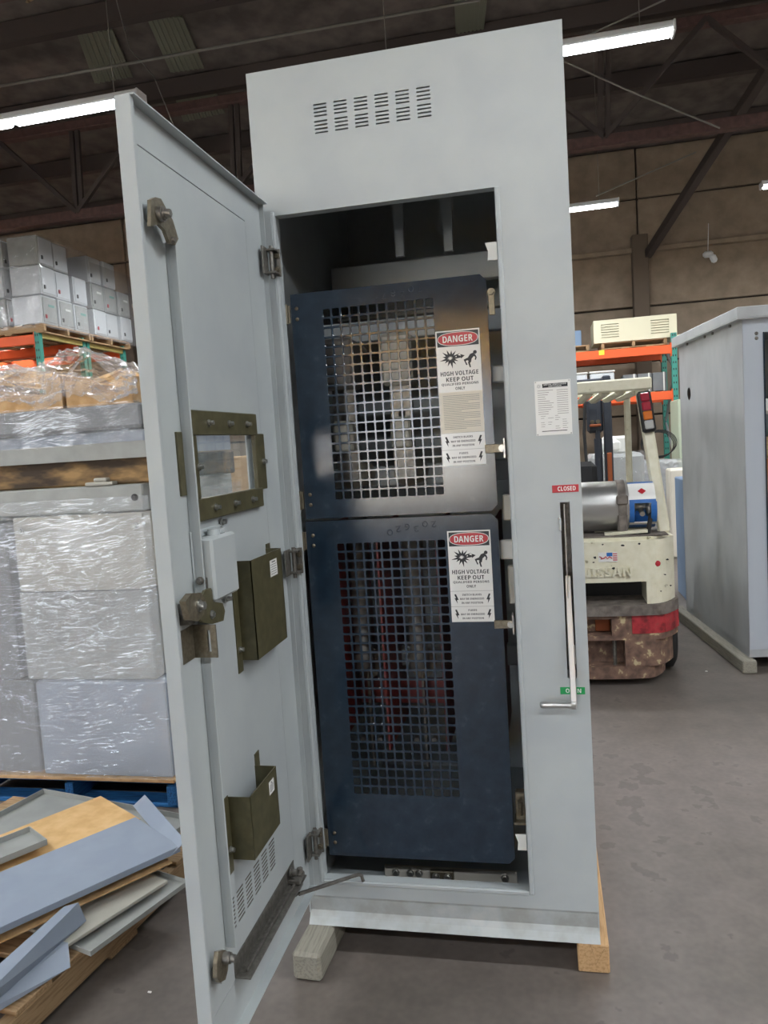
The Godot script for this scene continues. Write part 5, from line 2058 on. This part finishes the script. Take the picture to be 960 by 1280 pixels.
# =====================================================================
# racks
# =====================================================================
func rack_frame(o: Node3D, x: float, z0: float, z1: float, h: float) -> void:
	for z in [z0, z1]:
		var st := S()
		lohi(st, Vector3(x - 0.04, 0.0, z - 0.035), Vector3(x + 0.04, h, z + 0.035), 0.004)
		var holes := S()  # black patches on the steel, painted for the dark inside of slots
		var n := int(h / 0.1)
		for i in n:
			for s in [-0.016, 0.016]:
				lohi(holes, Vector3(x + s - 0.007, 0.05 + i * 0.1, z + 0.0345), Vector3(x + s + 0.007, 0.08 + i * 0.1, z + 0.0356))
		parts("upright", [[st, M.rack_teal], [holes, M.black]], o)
	var k := 0
	var y := 0.2
	while y < h - 0.3:
		var st := S()
		var a := Vector3(x, y, z0 if k % 2 == 0 else z1)
		var b := Vector3(x, minf(y + 0.75, h - 0.1), z1 if k % 2 == 0 else z0)
		bar(st, a, b, 0.03, 0.03)
		part("brace", st, M.galvanised, o)
		y += 0.75
		k += 1

func rack_beam(o: Node3D, x0: float, x1: float, y: float, z: float, m: Material) -> void:
	var st := S()
	lohi(st, Vector3(x0, y - 0.13, z - 0.025), Vector3(x1, y, z + 0.025), 0.006)
	for x in [x0, x1]:
		lohi(st, Vector3(x - 0.012, y - 0.17, z - 0.03), Vector3(x + 0.012, y + 0.03, z + 0.035), 0.003)
	part("beam", st, m, o)

func build_left_rack() -> void:
	var xr := -5.72
	for k in 2:
		var z1 := -7.0 - k * 1.1
		var o := thing("pallet_rack", ["teal and orange pallet rack holding wrapped grey boxes", "second pallet rack standing back to back with the first"][k], "rack", Vector3.ZERO, 0.0)
		rack_frame(o, xr, z1 - 1.0, z1, 3.45)
		rack_frame(o, xr - 2.7, z1 - 1.0, z1, 3.45)
		for y in [3.38, 1.7]:
			rack_beam(o, xr - 2.66, xr - 0.04, y, z1, M.rack_orange)
			rack_beam(o, xr - 2.66, xr - 0.04, y, z1 - 1.0, M.rack_orange)
		var st := S()
		lohi(st, Vector3(xr - 0.02, 3.33, z1 - 0.97), Vector3(xr + 0.03, 3.40, z1 - 0.03), 0.004)
		part("side_tie", st, M.rack_yellow, o)
		for y in [3.385]:
			for i in 6:
				st = S()
				lohi(st, Vector3(xr - 2.6 + i * 0.5, y - 0.02, z1 - 0.97), Vector3(xr - 2.5 + i * 0.5, y, z1 - 0.03))
				part("deck_slat", st, M.pallet_z, o)
	# pallet and wrapped boxes
	for k in 2:
		pallet("pallet", ["wooden pallet on the first rack's top beams", "wooden pallet on the second rack's top beams"][k], Vector3(xr - 0.42, 3.39, -7.5 - k * 1.1), PI / 2, 1.08, 1.1, M.pallet_x, M.pallet_z, 0.12)
	var proto: Node3D = null
	var rows := [[0, 0, 3], [0, 1, 3], [0, 2, 3], [1, 0, 3], [1, 1, 2], [1, 2, 2]]
	var cols := [M.light_box, M.dull_grey_enamel, M.light_box]
	var n := 0
	for side in 2:        # outer face column and the one behind it
		for k in 6:       # along the depth
			var tall := [3, 3, 2, 3, 3, 2][k] as int
			if side == 1:
				tall = [3, 3, 3, 3, 2, 2][k]
			for j in tall:
				var z := -7.16 - k * 0.37 - (0.08 if k > 2 else 0.0)
				var x := xr - 0.12 - side * 0.52
				var y := 3.512 + j * 0.385
				var jit := sin(n * 7.3) * 0.015
				var label := "%s grey breaker box on the rack, %s layer, %s from the orange beam" % [["outer", "inner"][side], ["bottom", "middle", "top"][j], ["first", "second", "third", "fourth", "fifth", "sixth"][k]]
				var o := thing("breaker_box", label, "box", Vector3(x + jit, y, z), jit * 2.0, "wrapped breaker boxes on the rack")
				var st := S()
				box(st, Vector3(0, 0.19, 0), Vector3(0.44, 0.372, 0.335), 0.01)
				part("case", st, cols[(n + j) % 3], o)
				st = S()
				box(st, Vector3(0.225, 0.19, 0), Vector3(0.012, 0.33, 0.29), 0.004)
				part("cover", st, M.light_box if n % 3 else M.dull_grey_enamel, o)
				st = S()
				box(st, Vector3(0.235, 0.1, 0.1), Vector3(0.02, 0.05, 0.03), 0.004)
				part("handle", st, M.red_print if n % 4 == 0 else M.black, o)
				if n % 3 == 0:
					st = S()
					box(st, Vector3(0.233, 0.25, -0.03), Vector3(0.004, 0.03, 0.12))
					part("label_strip", st, M.white_print if n % 2 else M.box_green, o)
				n += 1
	for i in 2:
		var st := S()
		box(st, Vector3(0, 0.19, 0), Vector3(0.4, 0.38, 0.3), 0.006)
		var c := solo("cardboard_carton", st, M.cardboard, ["lower brown carton beside the wrapped breaker boxes", "upper brown carton beside the wrapped breaker boxes"][i], "box", "cartons on the rack")
		c.position = Vector3(xr - 1.2, 3.4 + i * 0.381, -7.25)
	for k in 2:
		var st := S()
		var zz := -6.97 - k * 1.19
		film(st, Vector3(xr + 0.145, 3.46, zz), Vector3(0, 0, -1.15), Vector3(0, 1.2 - k * 0.1, 0), Vector3.RIGHT, 50, 70, 0.010, 41 + k, 2.0, 9.0, 0.3)
		if k == 0:
			film(st, Vector3(xr - 0.85, 3.46, zz + 0.01), Vector3(0.98, 0, 0), Vector3(0, 1.2, 0), Vector3.BACK, 50, 50, 0.02, 45, 3.0, 9.0, 0.3)
		solo("stretch_film", st, M.stretch_film, ["clear film round the breaker boxes on the first rack", "clear film round the breaker boxes on the second rack"][k], "film")

func build_right_rack() -> void:
	var xr := 2.76
	var o := thing("pallet_rack", "teal and orange pallet rack against the brown wall behind the forklift", "rack", Vector3.ZERO, 0.0)
	rack_frame(o, xr, -11.0, -10.0, 3.0)
	rack_frame(o, xr - 2.75, -11.0, -10.0, 3.0)
	for y in [2.83, 2.15]:
		rack_beam(o, xr - 2.7, xr - 0.04, y, -10.0, M.rack_orange)
		rack_beam(o, xr - 2.7, xr - 0.04, y, -11.0, M.rack_orange)
	var st := S()
	lohi(st, Vector3(1.68, 2.76, -9.975), Vector3(1.76, 2.83, -9.972))
	part("yellow_tag", st, mat("tag_yellow", c8(226, 224, 60), 0.5), o)
	for i in 7:
		for y in [2.83, 2.15]:
			st = S()
			lohi(st, Vector3(xr - 2.6 + i * 0.37, y - 0.005, -10.97), Vector3(xr - 2.5 + i * 0.37, y + 0.012, -10.03))
			part("deck_slat", st, M.pallet_z, o)
	pallet("pallet", "wooden pallet under the cream louvred unit on the rack", Vector3(2.2, 2.845, -10.45), 0.0, 0.95, 0.8, M.pallet_x, M.pallet_z, 0.10)
	# cream unit with two louvre fields
	var u := thing("louvred_unit", "cream louvred cabinet lying on a pallet atop the orange rack", "unit", Vector3(2.22, 2.946, -10.4), 0.0)
	st = S()
	lohi(st, Vector3(-0.6, 0, -0.35), Vector3(0.6, 0.004, 0.346))
	lohi(st, Vector3(-0.6, 0.336, -0.35), Vector3(0.6, 0.34, 0.346))
	lohi(st, Vector3(-0.6, 0, -0.35), Vector3(-0.596, 0.34, 0.346))
	lohi(st, Vector3(0.596, 0, -0.35), Vector3(0.6, 0.34, 0.346))
	lohi(st, Vector3(-0.6, 0, -0.35), Vector3(0.6, 0.34, -0.346))
	part("case", st, M.cream_metal, u)
	var slots := []
	for x in [-0.36, 0.36]:
		for i in 6:
			slots.append([x - 0.13, 0.07 + i * 0.038, x + 0.13, 0.086 + i * 0.038])
			st = S()
			box(st, Vector3(x, 0.082 + i * 0.038, 0.338), Vector3(0.26, 0.003, 0.022), 0.0, Basis(Vector3.RIGHT, 0.7))
			part("louvre", st, M.cream_metal, u)
	st = S()
	plate(st, Vector3(0, 0, 0.35), Vector3.RIGHT, Vector3.UP, [-0.6, 0.0, 0.6, 0.34], slots, 0.004)
	part("front_panel", st, M.cream_metal, u)
	st = S()
	lohi(st, Vector3(0.58, -0.0, 0.2), Vector3(0.66, 0.03, 0.36), 0.006)
	part("foot", st, M.cream_metal, u)
	st = S()
	lohi(st, Vector3(1.1, 2.95, -10.8), Vector3(1.45, 3.2, -10.3), 0.01)
	solo("blue_crate", st, M.blue_panel, "small blue crate beside the cream louvred unit", "crate")
	pallet("pallet", "wooden pallet under the small blue crate on the rack", Vector3(1.25, 2.845, -10.5), 0.0, 0.6, 0.8, M.pallet_x, M.pallet_z, 0.10)
	# second level: clear totes and dark boxes with white straps
	for i in 2:
		var t := thing("clear_tote", ["milky plastic tote on the rack's lower shelf beside its twin", "milky plastic tote on the rack's lower shelf next to the strapped boxes"][i], "tote", Vector3(1.32 + i * 0.40, 2.163, -10.3), 0.0, "milky totes on the rack")
		st = S()
		box(st, Vector3(0, 0.17, 0), Vector3(0.36, 0.33, 0.5), 0.02)
		part("bin", st, M.light_box, t)
		st = S()
		box(st, Vector3(0, 0.35, 0), Vector3(0.38, 0.03, 0.52), 0.01)
		part("lid", st, M.white_plastic, t)
	for i in 3:
		var t := thing("strapped_box", ["dark grey strapped box on the rack shelf beside the milky totes", "dark grey strapped box on the rack shelf between its two twins", "dark grey strapped box on the rack shelf beside the teal upright"][i], "box", Vector3(2.13 + i * 0.215, 2.163, -10.3), 0.0, "strapped boxes on the rack")
		st = S()
		box(st, Vector3(0, 0.14, 0), Vector3(0.2, 0.28, 0.4), 0.008)
		part("case", st, M.dark_grey_enamel, t)
		st = S()
		box(st, Vector3(0.06, 0.141, 0), Vector3(0.02, 0.286, 0.406), 0.002)
		part("strap", st, M.white_plastic, t)

func build_far_loads() -> void:
	# wrapped silver load right of the forklift
	pallet("pallet", "wooden pallet under the silver wrapped stack behind the forklift", Vector3(2.17, 0, -9.2), 0.0, 0.86, 1.0, M.pallet_x, M.pallet_z)
	var st := S()
	var rng := RandomNumberGenerator.new()
	rng.seed = 17
	for i in 5:
		st = S()
		box(st, Vector3(2.17 + rng.randf_range(-0.02, 0.02), 0.131 + 0.105 + i * 0.205, -9.2), Vector3(0.8, 0.2, 0.92), 0.03, Basis(Vector3.UP, rng.randf_range(-0.03, 0.03)))
		solo("silver_bale", st, M.dull_grey_enamel, ["lowest", "second", "third", "fourth", "topmost"][i] + " grey bale in the wrapped stack behind the forklift", "bale", "bales in the wrapped stack")
	st = S()
	film(st, Vector3(1.73, 0.15, -8.68), Vector3(0.9, 0, 0), Vector3(0, 1.03, 0), Vector3.BACK, 50, 50, 0.02, 61, 2.0, 10.0, 0.4)
	film(st, Vector3(1.73, 0.15, -8.68), Vector3(0, 0, -1.0), Vector3(0, 1.03, 0), Vector3.LEFT, 40, 50, 0.02, 62, 2.0, 10.0, 0.4)
	solo("stretch_film", st, M.stretch_film_thick, "shiny film round the silver stack behind the forklift", "film")
	st = S()
	for k in 4:
		var pts := []
		for i in 25:
			var a := TAU * i / 24.0
			pts.append(Vector3(2.35 + cos(a) * (0.2 + k * 0.01), 1.37 + sin(a) * 0.18 + k * 0.01, -9.0 + k * 0.03 + cos(a) * 0.05))
		sweep(st, pts, 0.006, 6)
	solo("cable_coil", st, M.black_rubber, "coil of dark cable leaning on the silver wrapped stack", "coil")
	# load seen through the forklift
	pallet("pallet", "wooden pallet under the grey drum load seen through the forklift", Vector3(1.75, 0, -8.0), 0.0, 1.0, 1.0, M.pallet_x, M.pallet_z)
	st = S()
	lohi(st, Vector3(1.35, 0.131, -8.45), Vector3(2.0, 1.32, -7.6), 0.04)
	solo("wrapped_carton", st, M.dull_grey_enamel, "grey wrapped carton seen between the forklift's guard posts", "carton")
	st = S()
	box(st, Vector3(1.70, 1.43, -7.9), Vector3(0.30, 0.22, 0.3), 0.03, Basis(Vector3.UP, 0.3))
	box(st, Vector3(1.62, 1.42, -7.8), Vector3(0.26, 0.18, 0.2), 0.05, Basis(Vector3.UP, -0.4))
	solo("white_bundle", st, M.white_plastic, "white plastic bundle on the grey wrapped carton", "bundle")
	st = S()
	film(st, Vector3(1.33, 0.15, -7.57), Vector3(0.7, 0, 0), Vector3(0, 1.2, 0), Vector3.BACK, 40, 50, 0.02, 65, 2.0, 10.0, 0.6)
	solo("stretch_film", st, M.stretch_film, "film stretched over the carton behind the forklift's guard", "film")
	st = S()
	lohi(st, Vector3(2.28, 0.0, -7.9), Vector3(2.5, 1.1, -7.6), 0.02)
	solo("red_white_carton", st, M.cream_print, "pale carton beside the grey wrapped carton", "carton")
	# pale green cabinet and blue panel behind the enclosure
	st = S()
	lohi(st, Vector3(2.62, 0, -9.6), Vector3(3.3, 1.98, -8.95), 0.01)
	solo("pale_green_cabinet", st, M.pale_green, "pale green cabinet standing behind the old grey enclosure", "cabinet")
	st = S()
	lohi(st, Vector3(2.03, 0.0, -5.6), Vector3(2.6, 1.13, -5.0), 0.01)
	solo("blue_steel_box", st, M.blue_panel, "pale blue steel box just behind the old grey enclosure", "steel box")
